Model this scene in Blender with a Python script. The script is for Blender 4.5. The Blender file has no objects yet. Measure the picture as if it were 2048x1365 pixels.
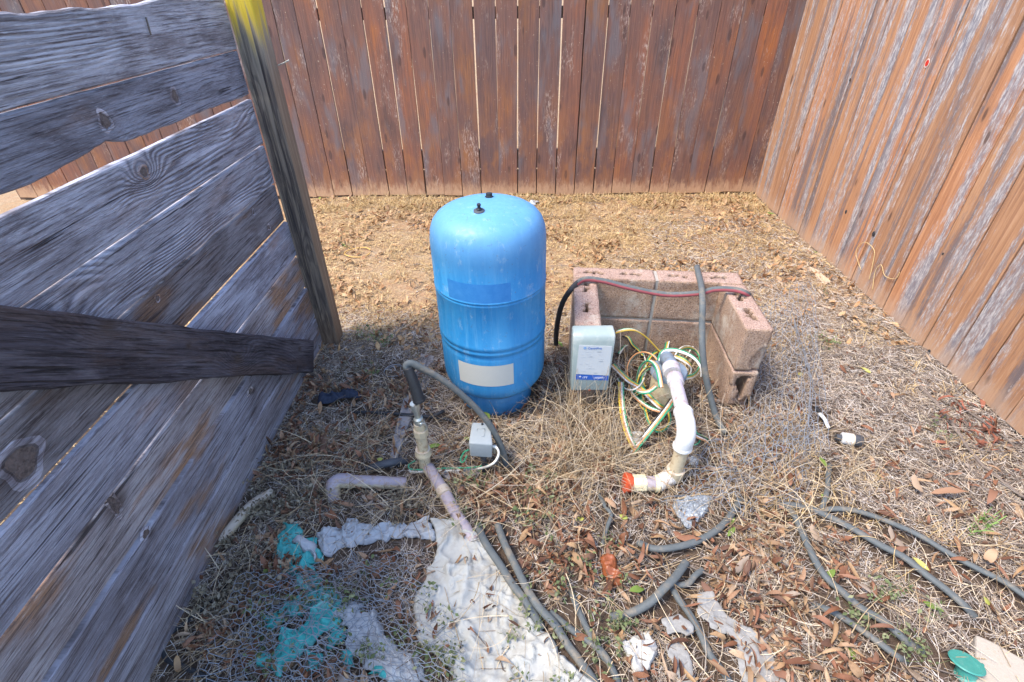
import bpy, math, random
import numpy as np
from mathutils import Matrix, Vector
R_ = np.random.RandomState(7); random.seed(7)
S = bpy.context.scene; COL = S.collection
rad = math.radians
# ---------------------------------------------------------------- camera
F, CX, CY, CAMH = 1024., 1024., 682.5, 1.45
def _d(x, y):
    v = np.array([x-CX, y-CY, F]); return v/np.linalg.norm(v)
_Z = -_d(1040, 2118); _Y = _d(1025, -47); _Y = _Y-_Z*_Y.dot(_Z); _Y /= np.linalg.norm(_Y); _X = np.cross(_Y, _Z)
CR = np.array([_X, _Y, _Z])
cam = bpy.data.cameras.new('camera'); co = bpy.data.objects.new('camera', cam); COL.objects.link(co)
cam.sensor_width = 36; cam.lens = 18.; cam.clip_start = .02; cam.clip_end = 500
M3 = CR @ np.diag([1., -1., -1.])
co.matrix_world = Matrix.Translation((0, 0, CAMH)) @ Matrix(M3.tolist()).to_4x4()
S.camera = co
# ---------------------------------------------------------------- light
SUN_EL, SUN_DIR = 60., (0.93, 0.30)          # horizontal travel of the light: from the left, a little towards the back
w = bpy.data.worlds.new('World'); S.world = w; w.use_nodes = True
nt = w.node_tree; bg = nt.nodes['Background']
sky = nt.nodes.new('ShaderNodeTexSky'); sky.sky_type = 'NISHITA'; sky.sun_disc = False
sky.sun_elevation = rad(SUN_EL); sky.sun_rotation = math.atan2(-SUN_DIR[0], -SUN_DIR[1])
sky.air_density = 1.; sky.dust_density = 1.2; sky.ozone_density = 1.
nt.links.new(sky.outputs[0], bg.inputs[0]); bg.inputs[1].default_value = .14
sl = bpy.data.lights.new('sun', 'SUN'); sl.energy = 1.3; sl.angle = rad(16); sl.color = (1, .89, .74)
so = bpy.data.objects.new('sun', sl); COL.objects.link(so)
_h = math.hypot(*SUN_DIR)
so.rotation_euler = Vector((SUN_DIR[0]/_h*math.cos(rad(SUN_EL)), SUN_DIR[1]/_h*math.cos(rad(SUN_EL)), -math.sin(rad(SUN_EL)))).to_track_quat('-Z', 'Y').to_euler()
S.view_settings.view_transform = 'Standard'; S.view_settings.look = 'None'
S.view_settings.exposure = 2.1; S.view_settings.gamma = 1; S.view_settings.use_curve_mapping = False
S.cycles.max_bounces = 6; S.cycles.diffuse_bounces = 4
# ---------------------------------------------------------------- points
def ray(x, y): return CR @ np.array([(x-CX)/F, (y-CY)/F, 1.])
def G(x, y, z=0.):                          # where the sight line of a photo pixel meets height z
    r = ray(x, y); t = (z-CAMH)/r[2]; p = t*r; p[2] += CAMH; return p
def PY(x, y, Y0):
    r = ray(x, y); p = r*(Y0/r[1]); p[2] += CAMH; return p
def PX(x, y, X0):
    r = ray(x, y); p = r*(X0/r[0]); p[2] += CAMH; return p
# ---------------------------------------------------------------- objects
def setp(o, label=None, cat=None, group=None, kind=None):
    if label: o['label'] = label
    if cat: o['category'] = cat
    if group: o['group'] = group
    if kind: o['kind'] = kind
    return o
def empty(name, loc=(0, 0, 0), label=None, cat=None, group=None, kind=None):
    o = bpy.data.objects.new(name, None); o.location = loc; o.empty_display_size = .05; COL.objects.link(o)
    return setp(o, label, cat, group, kind)
def mesh(name, V, Fs, mats=None, smooth=False, midx=None):
    me = bpy.data.meshes.new(name)
    if isinstance(Fs, np.ndarray):
        V = np.asarray(V, dtype=np.float32); k = Fs.shape[1]; n = len(Fs)
        me.vertices.add(len(V)); me.vertices.foreach_set('co', V.ravel())
        me.loops.add(n*k); me.loops.foreach_set('vertex_index', Fs.astype(np.int32).ravel())
        me.polygons.add(n); me.polygons.foreach_set('loop_start', np.arange(0, n*k, k, dtype=np.int32))
        me.update(calc_edges=True)
    else:
        me.from_pydata([tuple(map(float, v)) for v in V], [], [tuple(map(int, f)) for f in Fs]); me.update()
    n = len(me.polygons)
    if smooth: me.polygons.foreach_set('use_smooth', np.ones(n, dtype=bool))
    if midx is not None: me.polygons.foreach_set('material_index', np.asarray(midx, dtype=np.int32))
    if mats is not None:
        for m in (mats if isinstance(mats, (list, tuple)) else [mats]): me.materials.append(m)
    me.update()
    return me
def ob(name, me, parent=None, loc=None, rot=None):
    o = bpy.data.objects.new(name, me); COL.objects.link(o)
    if parent: o.parent = parent
    if loc is not None: o.location = [float(a) for a in loc]
    if rot is not None: o.rotation_euler = rot
    return o
class MB:
    def __init__(s): s.V = []; s.F = []; s.M = []; s.n = 0
    def add(s, V, Fs, m=0):
        V = np.asarray(V, float)
        s.V.append(V); s.F += [tuple(int(i)+s.n for i in f) for f in Fs]
        s.M += (list(m) if hasattr(m, '__len__') else [m]*len(Fs)); s.n += len(V); return s
    def me(s, name, mats, smooth=False): return mesh(name, np.vstack(s.V), s.F, mats, smooth, s.M)
BOXF = [(0, 3, 2, 1), (4, 5, 6, 7), (0, 1, 5, 4), (1, 2, 6, 5), (2, 3, 7, 6), (3, 0, 4, 7)]
def boxv(x0, x1, y0, y1, z0, z1):
    return [(x0, y0, z0), (x1, y0, z0), (x1, y1, z0), (x0, y1, z0), (x0, y0, z1), (x1, y0, z1), (x1, y1, z1), (x0, y1, z1)]
def bev(o, wd=.004, seg=2):
    m = o.modifiers.new('bevel', 'BEVEL'); m.width = wd; m.segments = seg; m.limit_method = 'ANGLE'; m.angle_limit = rad(35); return o
def spline(P, n=10, closed=False):
    P = [np.asarray(p, float) for p in P]; N = len(P); out = []
    rng = range(N if closed else N-1)
    for i in rng:
        if closed: a, b, c, d = P[(i-1) % N], P[i], P[(i+1) % N], P[(i+2) % N]
        else: a, b, c, d = P[max(i-1, 0)], P[i], P[i+1], P[min(i+2, N-1)]
        for k in range(n):
            t = k/n
            out.append(.5*((2*b)+(-a+c)*t+(2*a-5*b+4*c-d)*t*t+(-a+3*b-3*c+d)*t**3))
    if not closed: out.append(P[-1])
    return np.array(out)
def frames(C, up=(0, 0, 1)):
    T = np.gradient(C, axis=0); T /= np.linalg.norm(T, axis=1)[:, None]+1e-9
    u = np.array(up, float); N = []
    n = u-T[0]*u.dot(T[0])
    if np.linalg.norm(n) < .15: n = np.array([1., 0, 0])-T[0]*T[0][0]
    n /= np.linalg.norm(n)
    for t in T:
        n = n-t*n.dot(t); n /= np.linalg.norm(n); N.append(n)
    N = np.array(N); return T, N, np.cross(T, N)
def tubev(C, r, seg=12, flat=1., stripe=None, cap=True, twist=0., up=(0, 0, 1)):
    """tube along C; r number or array; flat squeezes along the normal; stripe: (angle0, angle1) gets material 1"""
    C = np.asarray(C, float); n = len(C); T, N, B = frames(C, up)
    r = np.broadcast_to(np.asarray(r, float), (n,))
    a = np.linspace(0, 2*math.pi, seg, endpoint=False)
    V = []
    for i in range(n):
        aa = a+twist*i/n
        V.append(C[i]+r[i]*(np.cos(aa)[:, None]*B[i]+flat*np.sin(aa)[:, None]*N[i]))
    V = np.vstack(V); Fs = []; M = []
    for i in range(n-1):
        for k in range(seg):
            k2 = (k+1) % seg
            Fs.append((i*seg+k, (i+1)*seg+k, (i+1)*seg+k2, i*seg+k2))
            ang = math.degrees(a[k])
            M.append(1 if stripe and stripe[0] <= ang < stripe[1] else 0)
    if cap:
        Fs.append(tuple(range(seg))); M.append(0)
        Fs.append(tuple(reversed(range((n-1)*seg, n*seg)))); M.append(0)
    return V, Fs, M
def tube(name, C, r, mats, parent=None, n=8, sp=True, **k):
    P = spline(C, n) if sp else np.array([np.asarray(c, float) for c in C])
    V, Fs, M = tubev(P, r if np.isscalar(r) else np.interp(np.linspace(0, 1, len(P)), np.linspace(0, 1, len(r)), r), **k)
    return ob(name, mesh(name, V, Fs, mats, True, M), parent)
def lathe(prof, seg=48, ax=None):
    """prof [(r,z)], returns verts, quad faces about z"""
    a = np.linspace(0, 2*math.pi, seg, endpoint=False); V = []; Fs = []
    for r, z in prof: V += [(r*math.cos(t), r*math.sin(t), z) for t in a]
    for i in range(len(prof)-1):
        for k in range(seg): Fs.append((i*seg+k, i*seg+(k+1) % seg, (i+1)*seg+(k+1) % seg, (i+1)*seg+k))
    Fs.append(tuple(reversed(range(seg)))); Fs.append(tuple(range((len(prof)-1)*seg, len(prof)*seg)))
    return np.array(V), Fs
def align(V, p0, d):
    """turn verts built about +z so that z runs along d, base at p0"""
    q = Vector([float(x) for x in d]).to_track_quat('Z', 'Y').to_matrix(); q = np.array(q)
    return V @ q.T + np.asarray(p0, float)
def turned(name, prof, p0, d, mat, parent=None, seg=32, smooth=True):
    V, Fs = lathe(prof, seg); me = mesh(name, align(V, p0, d), Fs, mat, smooth)
    o = ob(name, me, parent); m = o.modifiers.new('edge', 'EDGE_SPLIT'); m.split_angle = rad(40); return o
def vnoise(P, sc=1., seed=0):
    """smooth value noise for arrays of points (n,2 or 3)"""
    P = np.asarray(P, float)*sc; P = P[:, :2] if P.shape[1] == 2 else P
    if P.shape[1] == 2: P = np.c_[P, np.zeros(len(P))]
    i = np.floor(P).astype(np.int64); f = P-i; f = f*f*(3-2*f); out = np.zeros(len(P))
    for dx in (0, 1):
        for dy in (0, 1):
            for dz in (0, 1):
                q = i+[dx, dy, dz]
                h = (q[:, 0]*73856093) ^ (q[:, 1]*19349663) ^ (q[:, 2]*83492791) ^ (seed*2654435761 % 2**31)
                h = (h*1103515245+12345) & 0x7fffffff; h = (h ^ (h >> 13))*1274126177 & 0x7fffffff
                v = (h & 0xffff)/65535.
                out += v*np.where(dx, f[:, 0], 1-f[:, 0])*np.where(dy, f[:, 1], 1-f[:, 1])*np.where(dz, f[:, 2], 1-f[:, 2])
    return out
def fbm(P, sc, oc=3, seed=0):
    o = 0; a = .5; t = 0
    for k in range(oc): o = o+a*vnoise(P, sc*2**k, seed+k); t += a; a *= .5
    return o/t
# ---------------------------------------------------------------- materials
class NT:
    def __init__(s, name):
        s.m = bpy.data.materials.new(name); s.m.use_nodes = True; s.t = s.m.node_tree
        s.b = s.t.nodes['Principled BSDF']
    def n(s, ty, out=0, ins=None, **kw):
        nd = s.t.nodes.new('ShaderNode'+ty)
        for k, v in kw.items(): setattr(nd, k, v)
        for k, v in (ins or {}).items():
            if isinstance(v, bpy.types.NodeSocket): s.t.links.new(v, nd.inputs[k])
            elif v is not None: nd.inputs[k].default_value = v
        return nd.outputs[out]
    def math(s, op, a, b=None, c=None, clamp=False): return s.n('Math', 0, {0: a, 1: b, 2: c}, operation=op, use_clamp=clamp)
    def vm(s, op, a, b=None): return s.n('VectorMath', 1 if op in ('LENGTH', 'DISTANCE', 'DOT_PRODUCT') else 0, {0: a, 1: b}, operation=op)
    def noise(s, v, sc, det=4, rough=.6, dist=0., out=0): return s.n('TexNoise', out, {'Vector': v, 'Scale': sc, 'Detail': det, 'Roughness': rough, 'Distortion': dist})
    def mix(s, f, a, b, bt='MIX'):
        nd = s.t.nodes.new('ShaderNodeMix'); nd.data_type = 'RGBA'; nd.blend_type = bt
        for k, v in ((0, f), (6, a), (7, b)):
            if isinstance(v, bpy.types.NodeSocket): s.t.links.new(v, nd.inputs[k])
            else: nd.inputs[k].default_value = v if k == 0 or len(v) == 4 else (*v, 1)
        return nd.outputs[2]
    def mr(s, v, a, b, c=0., d=1., sm=True): return s.n('MapRange', 0, {0: v, 1: a, 2: b, 3: c, 4: d}, interpolation_type='SMOOTHSTEP' if sm else 'LINEAR')
    def ramp(s, f, st):
        nd = s.t.nodes.new('ShaderNodeValToRGB'); e = nd.color_ramp.elements
        while len(e) < len(st): e.new(.5)
        for x, (p, c) in zip(e, st): x.position = p; x.color = (*c, 1)
        s.t.links.new(f, nd.inputs[0]); return nd.outputs[0]
    def obj(s): return s.n('TexCoord', 3)
    def rnd(s): return s.n('ObjectInfo', 5)
    def isl(s): return s.n('NewGeometry', 8)
    def shift(s, v, amt=37.): 
        return s.vm('ADD', v, s.n('CombineXYZ', 0, {0: s.math('MULTIPLY', s.rnd(), amt), 1: s.math('MULTIPLY', s.rnd(), amt*1.7), 2: s.math('MULTIPLY', s.rnd(), amt*.6)}))
    def sc(s, v, x): return s.vm('MULTIPLY', v, x)
    def fin(s, col, rough=.85, bump=None, bs=.5, bd=.01, spec=.3, **kw):
        L = s.t.links
        for k, v in (('Base Color', col), ('Roughness', rough)):
            if isinstance(v, bpy.types.NodeSocket): L.new(v, s.b.inputs[k])
            else: s.b.inputs[k].default_value = (*v, 1) if k == 'Base Color' else v
        s.b.inputs['Specular IOR Level'].default_value = spec
        if bump is not None: L.new(s.n('Bump', 0, {'Strength': bs, 'Distance': bd, 'Height': bump}), s.b.inputs['Normal'])
        for k, v in kw.items(): s.b.inputs[k.replace('_', ' ')].default_value = v
        return s.m
def simple(name, col, rough=.6, var=.25, sc=30, spec=.4, bump=.0, dirt=None, metal=0., dsc=9.):
    t = NT(name); v = t.obj(); n = t.noise(v, sc, 5, .65)
    c = t.mix(n, tuple(x*(1-var) for x in col), tuple(min(1, x*(1+var)) for x in col))
    if dirt: c = t.mix(t.mr(t.noise(v, dsc, 5, .7), .48, .68, 0, .75), c, dirt)
    t.b.inputs['Metallic'].default_value = metal
    return t.fin(c, rough, n if bump else None, bump, .004, spec)
def m_ground():
    t = NT('ground_soil'); p = t.obj()
    n1 = t.noise(p, 1.1, 5, .6); n2 = t.noise(p, 14, 6, .7); n3 = t.noise(p, 110, 4, .7)
    c = t.ramp(n1, [(.3, (.31, .20, .11)), (.5, (.37, .235, .13)), (.68, (.34, .17, .09))])
    c = t.mix(t.mr(n2, .35, .7, 0, .65), c, (.42, .33, .22))
    c = t.mix(t.mr(n3, .42, .72, 0, .55), c, (.13, .085, .055))
    c = t.mix(t.mr(t.noise(p, 260, 2, .6), .62, .72, 0, .6), c, (.52, .42, .28))
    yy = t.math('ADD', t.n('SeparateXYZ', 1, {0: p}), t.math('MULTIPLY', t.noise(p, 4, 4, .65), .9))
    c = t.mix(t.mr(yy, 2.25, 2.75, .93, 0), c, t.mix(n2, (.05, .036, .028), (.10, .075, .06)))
    h = t.math('ADD', t.math('MULTIPLY', n2, .8), t.math('MULTIPLY', n3, .5))
    return t.fin(c, .95, h, .9, .02, .1)
def m_back():
    t = NT('brown_stained_wood'); o = t.obj(); v = t.shift(o)
    g = t.noise(t.sc(v, (70, 70, 2.2)), 1, 5, .65, .6); g2 = t.noise(t.sc(v, (160, 160, 5)), 1, 3, .6)
    big = t.noise(t.sc(v, (5, 5, 2.0)), 1, 4, .6)
    wave = t.noise(t.sc(v, (9, 9, .9)), 1, 2, .5); ring = t.math('SINE', t.math('MULTIPLY', wave, 90.))
    c = t.ramp(big, [(.28, (.105, .068, .062)), (.44, (.185, .10, .078)), (.57, (.235, .108, .07)), (.72, (.34, .135, .05))])
    per = t.ramp(t.rnd(), [(0, (.82, .86, .95)), (.5, (1, .97, .97)), (1, (1.2, 1.0, .88))])
    c = t.mix(1., c, per, 'MULTIPLY')
    c = t.mix(t.mr(g, .35, .7, 0, .55), c, (.10, .062, .052))
    c = t.mix(t.mr(ring, .2, 1, 0, .16), c, (.30, .15, .09))
    # worn pale flecks in patches
    mask = t.math('MULTIPLY', t.mr(t.noise(t.sc(v, (7, 7, 2.)), 1, 4, .6), .53, .68), t.mr(t.noise(t.sc(v, (150, 150, 34)), 1, 3, .7), .5, .62))
    c = t.mix(t.math('MULTIPLY', mask, .8), c, (.50, .38, .30))
    fl = t.mr(t.noise(t.sc(v, (110, 110, 60)), 1, 2, .5), .70, .76)
    c = t.mix(t.math('MULTIPLY', fl, .75), c, (.5, .38, .27))
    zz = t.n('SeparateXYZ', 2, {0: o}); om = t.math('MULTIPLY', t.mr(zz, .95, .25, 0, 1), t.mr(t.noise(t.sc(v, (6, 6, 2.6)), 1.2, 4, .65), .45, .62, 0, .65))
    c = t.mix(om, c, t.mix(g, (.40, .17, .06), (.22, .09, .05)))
    grey = t.mr(t.noise(t.sc(v, (6, 6, 1.6)), 1.3, 3, .6), .52, .68, 0, .6)
    c = t.mix(grey, c, (.155, .14, .145))
    # knots
    kd = t.n('TexVoronoi', 0, {'Vector': t.sc(v, (11, 11, 3.4)), 'Scale': 1., 'Randomness': 1.})
    kn = t.mr(kd, .10, .16, 1, 0)
    c = t.mix(t.math('MULTIPLY', kn, .65), c, (.07, .04, .035))
    # soil splashed on the foot of the fence
    z = t.n('SeparateXYZ', 2, {0: o})
    dz = t.math('ADD', z, t.math('MULTIPLY', t.noise(t.sc(v, (34, 34, 12)), 1, 5, .75), .26))
    c = t.mix(t.mr(dz, .15, .26, .9, 0), c, (.60, .38, .22))
    c = t.mix(t.mr(dz, .22, .36, .3, 0), c, (.33, .16, .085))
    h = t.math('ADD', g, t.math('ADD', t.math('MULTIPLY', g2, .5), t.math('MULTIPLY', ring, .08)))
    return t.fin(c, .75, h, .55, .004, .25)
def m_right():
    t = NT('orange_weathered_wood'); o = t.obj(); v = t.shift(o)
    g = t.noise(t.sc(v, (75, 75, 2.6)), 1, 5, .7, .5); f = t.noise(t.sc(v, (110, 110, 22)), 1, 5, .75)
    c = t.ramp(g, [(.3, (.21, .10, .058)), (.5, (.33, .17, .088)), (.7, (.42, .24, .135))])
    c = t.mix(1., c, t.ramp(t.rnd(), [(0, (.86, .86, .9)), (.55, (1., 1., 1.)), (1, (1.12, .98, .9))]), 'MULTIPLY')
    st = t.noise(t.sc(v, (10, 10, .6)), 1, 5, .6, .4)
    st2 = t.math('ADD', st, t.math('MULTIPLY', t.math('SUBTRACT', f, .5), .30))
    c = t.mix(t.mr(st2, .47, .62, 0, .85), c, t.mix(t.mr(f, .4, .62), (.13, .14, .17), (.34, .335, .335)))
    dk = t.noise(t.sc(v, (11, 11, .5)), 1.1, 5, .6, .4); dk = t.math('ADD', dk, t.math('MULTIPLY', t.math('SUBTRACT', f, .5), .3))
    c = t.mix(t.mr(dk, .52, .64, 0, .9), c, t.mix(g, (.085, .075, .085), (.17, .13, .12)))
    pl = t.math('MULTIPLY', t.mr(st, .45, .53), t.mr(f, .55, .62))
    c = t.mix(t.math('MULTIPLY', pl, .5), c, (.45, .40, .36))
    kd = t.n('TexVoronoi', 0, {'Vector': t.sc(v, (8, 8, 2.4)), 'Scale': 1., 'Randomness': 1.})
    kn = t.mr(kd, .055, .10, 1, 0); kr = t.mr(kd, .10, .22, 1, 0)
    c = t.mix(t.math('MULTIPLY', kr, .35), c, (.24, .13, .08)); c = t.mix(t.math('MULTIPLY', kn, .75), c, (.06, .035, .03))
    z = t.n('SeparateXYZ', 2, {0: o}); dz = t.math('ADD', z, t.math('MULTIPLY', t.noise(t.sc(v, (25, 25, 9)), 1, 5, .7), .22))
    c = t.mix(t.mr(dz, .12, .26, .65, 0), c, (.40, .26, .17))
    return t.fin(c, .8, t.math('ADD', g, t.math('MULTIPLY', f, .8)), .6, .004, .2)
GX = -.945
GKNOT = ((210, 243, .018, .021, 1), (350, 193, .015, .021, 1), (288, 345, .016, .015, 2), (315, 597, .009, .009, 4), (507, 425, .008, .010, 4), (538, 455, .009, .011, 4), (45, 925, .040, .040, 4), (228, 1010, .012, .036, 6), (292, 1068, .014, .012, 7), (500, 783, .018, .010, 7))
GKN = [(*PX(x, y, GX)[1:], max(sy, sz)*1.15) for x, y, sy, sz, i in GKNOT]
def m_gate(dark=False):
    """weathered boards; object coordinates are (thickness, along, up); knots at measured places bend the grain"""
    t = NT('grey_weathered_wood_dark' if dark else 'grey_weathered_wood'); o = t.obj()
    sp = t.t.nodes.new('ShaderNodeSeparateXYZ'); t.t.links.new(o, sp.inputs[0]); y, z = sp.outputs[1], sp.outputs[2]
    r = t.rnd(); oc = t.t.nodes.new('ShaderNodeSeparateColor'); t.t.links.new(t.n('ObjectInfo', 1), oc.inputs[0]); RA, BRN, LGT = oc.outputs
    low = t.noise(t.n('CombineXYZ', 0, {0: t.math('MULTIPLY', r, 91.), 1: t.math('MULTIPLY', y, 1.3), 2: t.math('MULTIPLY', z, 5.)}), 1, 2, .5)
    hgt = t.math('ADD', t.math('MULTIPLY', z, 16.), t.math('MULTIPLY', low, t.math('MULTIPLY_ADD', t.math('FRACT', t.math('MULTIPLY', r, 7.31)), 4.6, 1.6)))
    fac = None
    for (ky, kz, s) in (GKN if not dark else [(.22, .05, .03), (.75, -.015, .028), (1.22, .03, .014), (1.20, -.05, .012), (.5, .02, .012)]):
        dy = t.math('MULTIPLY', t.math('SUBTRACT', y, ky), .62); dz = t.math('SUBTRACT', z, kz)
        d2 = t.math('ADD', t.math('MULTIPLY', dy, dy), t.math('MULTIPLY', dz, dz))
        e = t.math('EXPONENT', t.math('MULTIPLY', d2, -.5/(s*s*1.9)))
        hgt = t.math('MULTIPLY_ADD', e, 1.25, hgt)
        k = t.math('EXPONENT', t.math('MULTIPLY', d2, -1./(s*s*.42)))
        fac = k if fac is None else t.math('MAXIMUM', fac, k)
    fine = t.noise(t.sc(o, (1, 5, 170)), 1, 6, .75, .3); fine2 = t.noise(t.sc(o, (1, 26, 420)), 1, 4, .7)
    hgt = t.math('MULTIPLY_ADD', fine, .10, hgt)
    ring = t.math('SINE', t.math('MULTIPLY', hgt, 30.))
    amp = t.math('MULTIPLY', .75, t.mr(t.noise(t.n('CombineXYZ', 0, {0: t.math('MULTIPLY', r, 31.), 1: t.math('MULTIPLY', y, 1.6), 2: t.math('MULTIPLY', z, 7.)}), 1, 2, .5), .42, .56, .05, 1.))
    rv = t.math('MULTIPLY', ring, t.math('MULTIPLY', amp, RA))
    base = t.noise(t.sc(o, (1, 3.2, 13)), 1.2, 5, .65, .6)
    if dark: c = t.ramp(base, [(.25, (.026, .024, .03)), (.5, (.065, .06, .075)), (.75, (.14, .135, .16))])
    else: c = t.ramp(base, [(.25, (.11, .105, .12)), (.42, (.21, .215, .25)), (.58, (.31, .33, .39)), (.8, (.44, .46, .52))])
    br = t.mr(t.noise(t.n('CombineXYZ', 0, {0: t.math('MULTIPLY', r, 11.), 1: t.math('MULTIPLY', y, 2.2), 2: t.math('MULTIPLY', z, 9.)}), 1, 4, .6), .50, .72, 0, .6)
    brz = t.math('MULTIPLY', t.mr(t.math('ADD', br, t.math('MULTIPLY', fine, .6)), .25, .75, .15, 1.) , BRN)
    c = t.mix(brz, c, (.27, .165, .10) if not dark else (.08, .052, .04))
    c = t.mix(t.mr(rv, .1, .9, 0, .62), c, (.085, .085, .11) if not dark else (.02, .018, .02))
    c = t.mix(t.mr(rv, -1, -.2, .38, 0), c, (.46, .48, .54) if not dark else (.13, .12, .14))
    c = t.mix(t.mr(fine, .48, .62, 0, .85), c, (.075, .065, .07) if not dark else (.02, .018, .02))
    c = t.mix(t.mr(fine2, .56, .7, 0, .45), c, (.52, .54, .60) if not dark else (.16, .15, .16))
    crk = t.noise(t.n('CombineXYZ', 0, {0: t.math('MULTIPLY', r, 51.), 1: t.math('MULTIPLY', y, 1.9), 2: t.math('MULTIPLY', z, 95.)}), 1, 3, .55, .15)
    crk = t.math('MULTIPLY', t.mr(crk, .655, .69), t.mr(t.noise(t.sc(o, (1, 2.5, 9)), 1, 2, .5), .4, .55))
    c = t.mix(t.math('MULTIPLY', crk, .85), c, (.03, .025, .025))
    c = t.mix(t.math('MULTIPLY', fac, .85), c, (.06, .045, .04))
    c = t.mix(1., c, t.mix(LGT, (.72, .70, .68), (1.95, 1.88, 1.78)), 'MULTIPLY')
    if not dark:
        c = t.mix(1., c, t.ramp(r, [(0, (.82, .84, .92)), (.5, (1, 1, 1.05)), (1, (1.05, .98, .92))]), 'MULTIPLY')
    h = t.math('ADD', t.math('MULTIPLY', rv, -.45), t.math('ADD', t.math('MULTIPLY_ADD', crk, -1.6, t.math('MULTIPLY', fine, 1.6)), t.math('MULTIPLY', fac, -.9)))
    return t.fin(c, .9, h, 1., .005, .08)
def m_post():
    t = NT('weathered_post_wood'); o = t.obj()
    g = t.noise(t.sc(o, (42, 42, 1.3)), 1, 4, .65, .7); f = t.noise(t.sc(o, (240, 240, 8)), 1, 4, .7)
    hh = t.math('ADD', t.math('MULTIPLY', t.noise(t.sc(o, (11, 11, 1.1)), 1, 2, .5), 9.), 0.)
    for kz, kx in ((1.12, -.02), (.50, .01), (.12, -.01)):
        p = t.vm('LENGTH', t.sc(t.vm('SUBTRACT', o, (kx, -.045, kz)), (1, 1, .35)))
        hh = t.math('MULTIPLY_ADD', t.math('EXPONENT', t.math('MULTIPLY', t.math('MULTIPLY', p, p), -1800.)), 1.2, hh)
    ring = t.math('SINE', t.math('MULTIPLY', hh, 8.))
    c = t.ramp(g, [(.3, (.035, .028, .027)), (.46, (.10, .078, .068)), (.6, (.21, .165, .13)), (.78, (.34, .275, .21))])
    c = t.mix(t.mr(ring, .0, .9, 0, .5), c, (.04, .034, .036)); c = t.mix(t.mr(f, .5, .68, 0, .5), c, (.36, .28, .19)); c = t.mix(t.mr(t.n('SeparateXYZ', 0, {0: t.n('NewGeometry', 1)}), .3, .8, 0, .5), c, (.30, .21, .13))  # warm light on the right-facing side mixed into the colour
    z = t.n('SeparateXYZ', 2, {0: o}); zz = t.math('ADD', z, t.math('MULTIPLY', g, .35))
    c = t.mix(t.mr(zz, 1.28, 1.55, 0, .6), c, (.30, .27, .22))
    c = t.mix(t.mr(zz, 1.44, 1.56, 0, .92), c, (.62, .42, .03))
    c = t.mix(t.mr(z, 0, .25, .45, 0), c, (.17, .10, .06))
    return t.fin(c, .8, t.math('ADD', t.math('MULTIPLY', ring, -.3), f), .7, .003, .2)
def m_block():
    t = NT('rough_pink_concrete'); o = t.obj(); v = t.shift(o, 11.)
    n = t.noise(v, 9, 4, .6); s = t.noise(v, 150, 3, .7); s2 = t.noise(v, 260, 2, .5)
    nz = t.n('SeparateXYZ', 2, {0: t.n('NewGeometry', 1)})
    c = t.mix(n, (.30, .195, .13), (.40, .28, .20))
    c = t.mix(t.mr(nz, .5, .9, 0, .85), c, t.mix(n, (.33, .215, .175), (.39, .27, .22)))
    c = t.mix(t.mr(s, .52, .62, 0, .75), c, (.12, .08, .065)); c = t.mix(t.mr(s2, .55, .64, 0, .6), c, (.56, .44, .38))
    c = t.mix(t.mr(t.noise(t.sc(v, (1, 1, .6)), 6, 5, .7), .50, .66, 0, .75), c, (.50, .45, .38)); c = t.mix(t.mr(t.noise(v, 12, 5, .7), .58, .7, 0, .6), c, (.24, .15, .11))
    return t.fin(c, .95, t.math('ADD', s, t.math('MULTIPLY', s2, .5)), 1., .004, .1)
def m_tank():
    t = NT('faded_blue_paint'); o = t.obj()
    z = t.n('SeparateXYZ', 2, {0: o})
    n = t.noise(t.sc(o, (14, 14, 2.2)), 1, 5, .7); d = t.noise(o, 60, 5, .75)
    c = t.mix(t.mr(n, .38, .68, 0, .8), (.018, .20, .46), (.05, .28, .55))
    top_pale = t.mr(t.math('ADD', z, t.math('MULTIPLY', t.noise(o, 11, 4, .6), .07)), .64, .82, .0, .6)  # paler blue blended in towards the top
    c = t.mix(top_pale, c, (.15, .32, .52))
    streak = t.mr(t.noise(t.sc(o, (55, 55, 2.5)), 1, 5, .75), .5, .72, 0, .3)
    c = t.mix(streak, c, (.18, .38, .56))
    c = t.mix(t.mr(t.noise(o, 95, 4, .65), .62, .70, 0, .6), c, (.09, .12, .18)); c = t.mix(t.mr(t.noise(t.sc(o, (30, 30, 16)), 1, 6, .75), .56, .68, 0, .4), c, (.30, .42, .52))
    c = t.mix(t.mr(t.math('ADD', z, t.math('MULTIPLY', d, .06)), .10, .19, .25, 0), c, (.06, .10, .16))
    return t.fin(c, t.mr(d, .3, .7, .38, .6), d, .12, .002, .45)
def m_pvc(name, base, stain, amt):
    t = NT(name); o = t.obj(); nz = t.n('SeparateXYZ', 2, {0: t.n('NewGeometry', 1)})
    n = t.noise(o, 26, 4, .65); n2 = t.noise(t.sc(o, (1, 1, 1)), 38, 5, .75)
    c = t.mix(n2, tuple(x*.9 for x in base), base)
    m = t.math('MULTIPLY', t.mr(t.math('ADD', nz, t.math('MULTIPLY', n, .9)), .72, 1.1), amt)
    c = t.mix(m, c, t.mix(n2, stain, (.36, .32, .38)))
    c = t.mix(t.mr(t.noise(o, 45, 5, .75), .50, .66, 0, .75), c, (.30, .20, .12))
    return t.fin(c, .5, n2, .1, .001, .4)
def m_leaf(name, ramp, isl=True):
    t = NT(name); r = t.isl() if isl else t.rnd(); o = t.obj()
    c = t.ramp(r, ramp); c = t.mix(t.mr(t.noise(o, 170, 3, .7), .4, .75, 0, .45), c, (.10, .055, .03))
    m = t.fin(c, .7, None, spec=.25); t.b.inputs['Subsurface Weight'].default_value = 0
    return m
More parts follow.
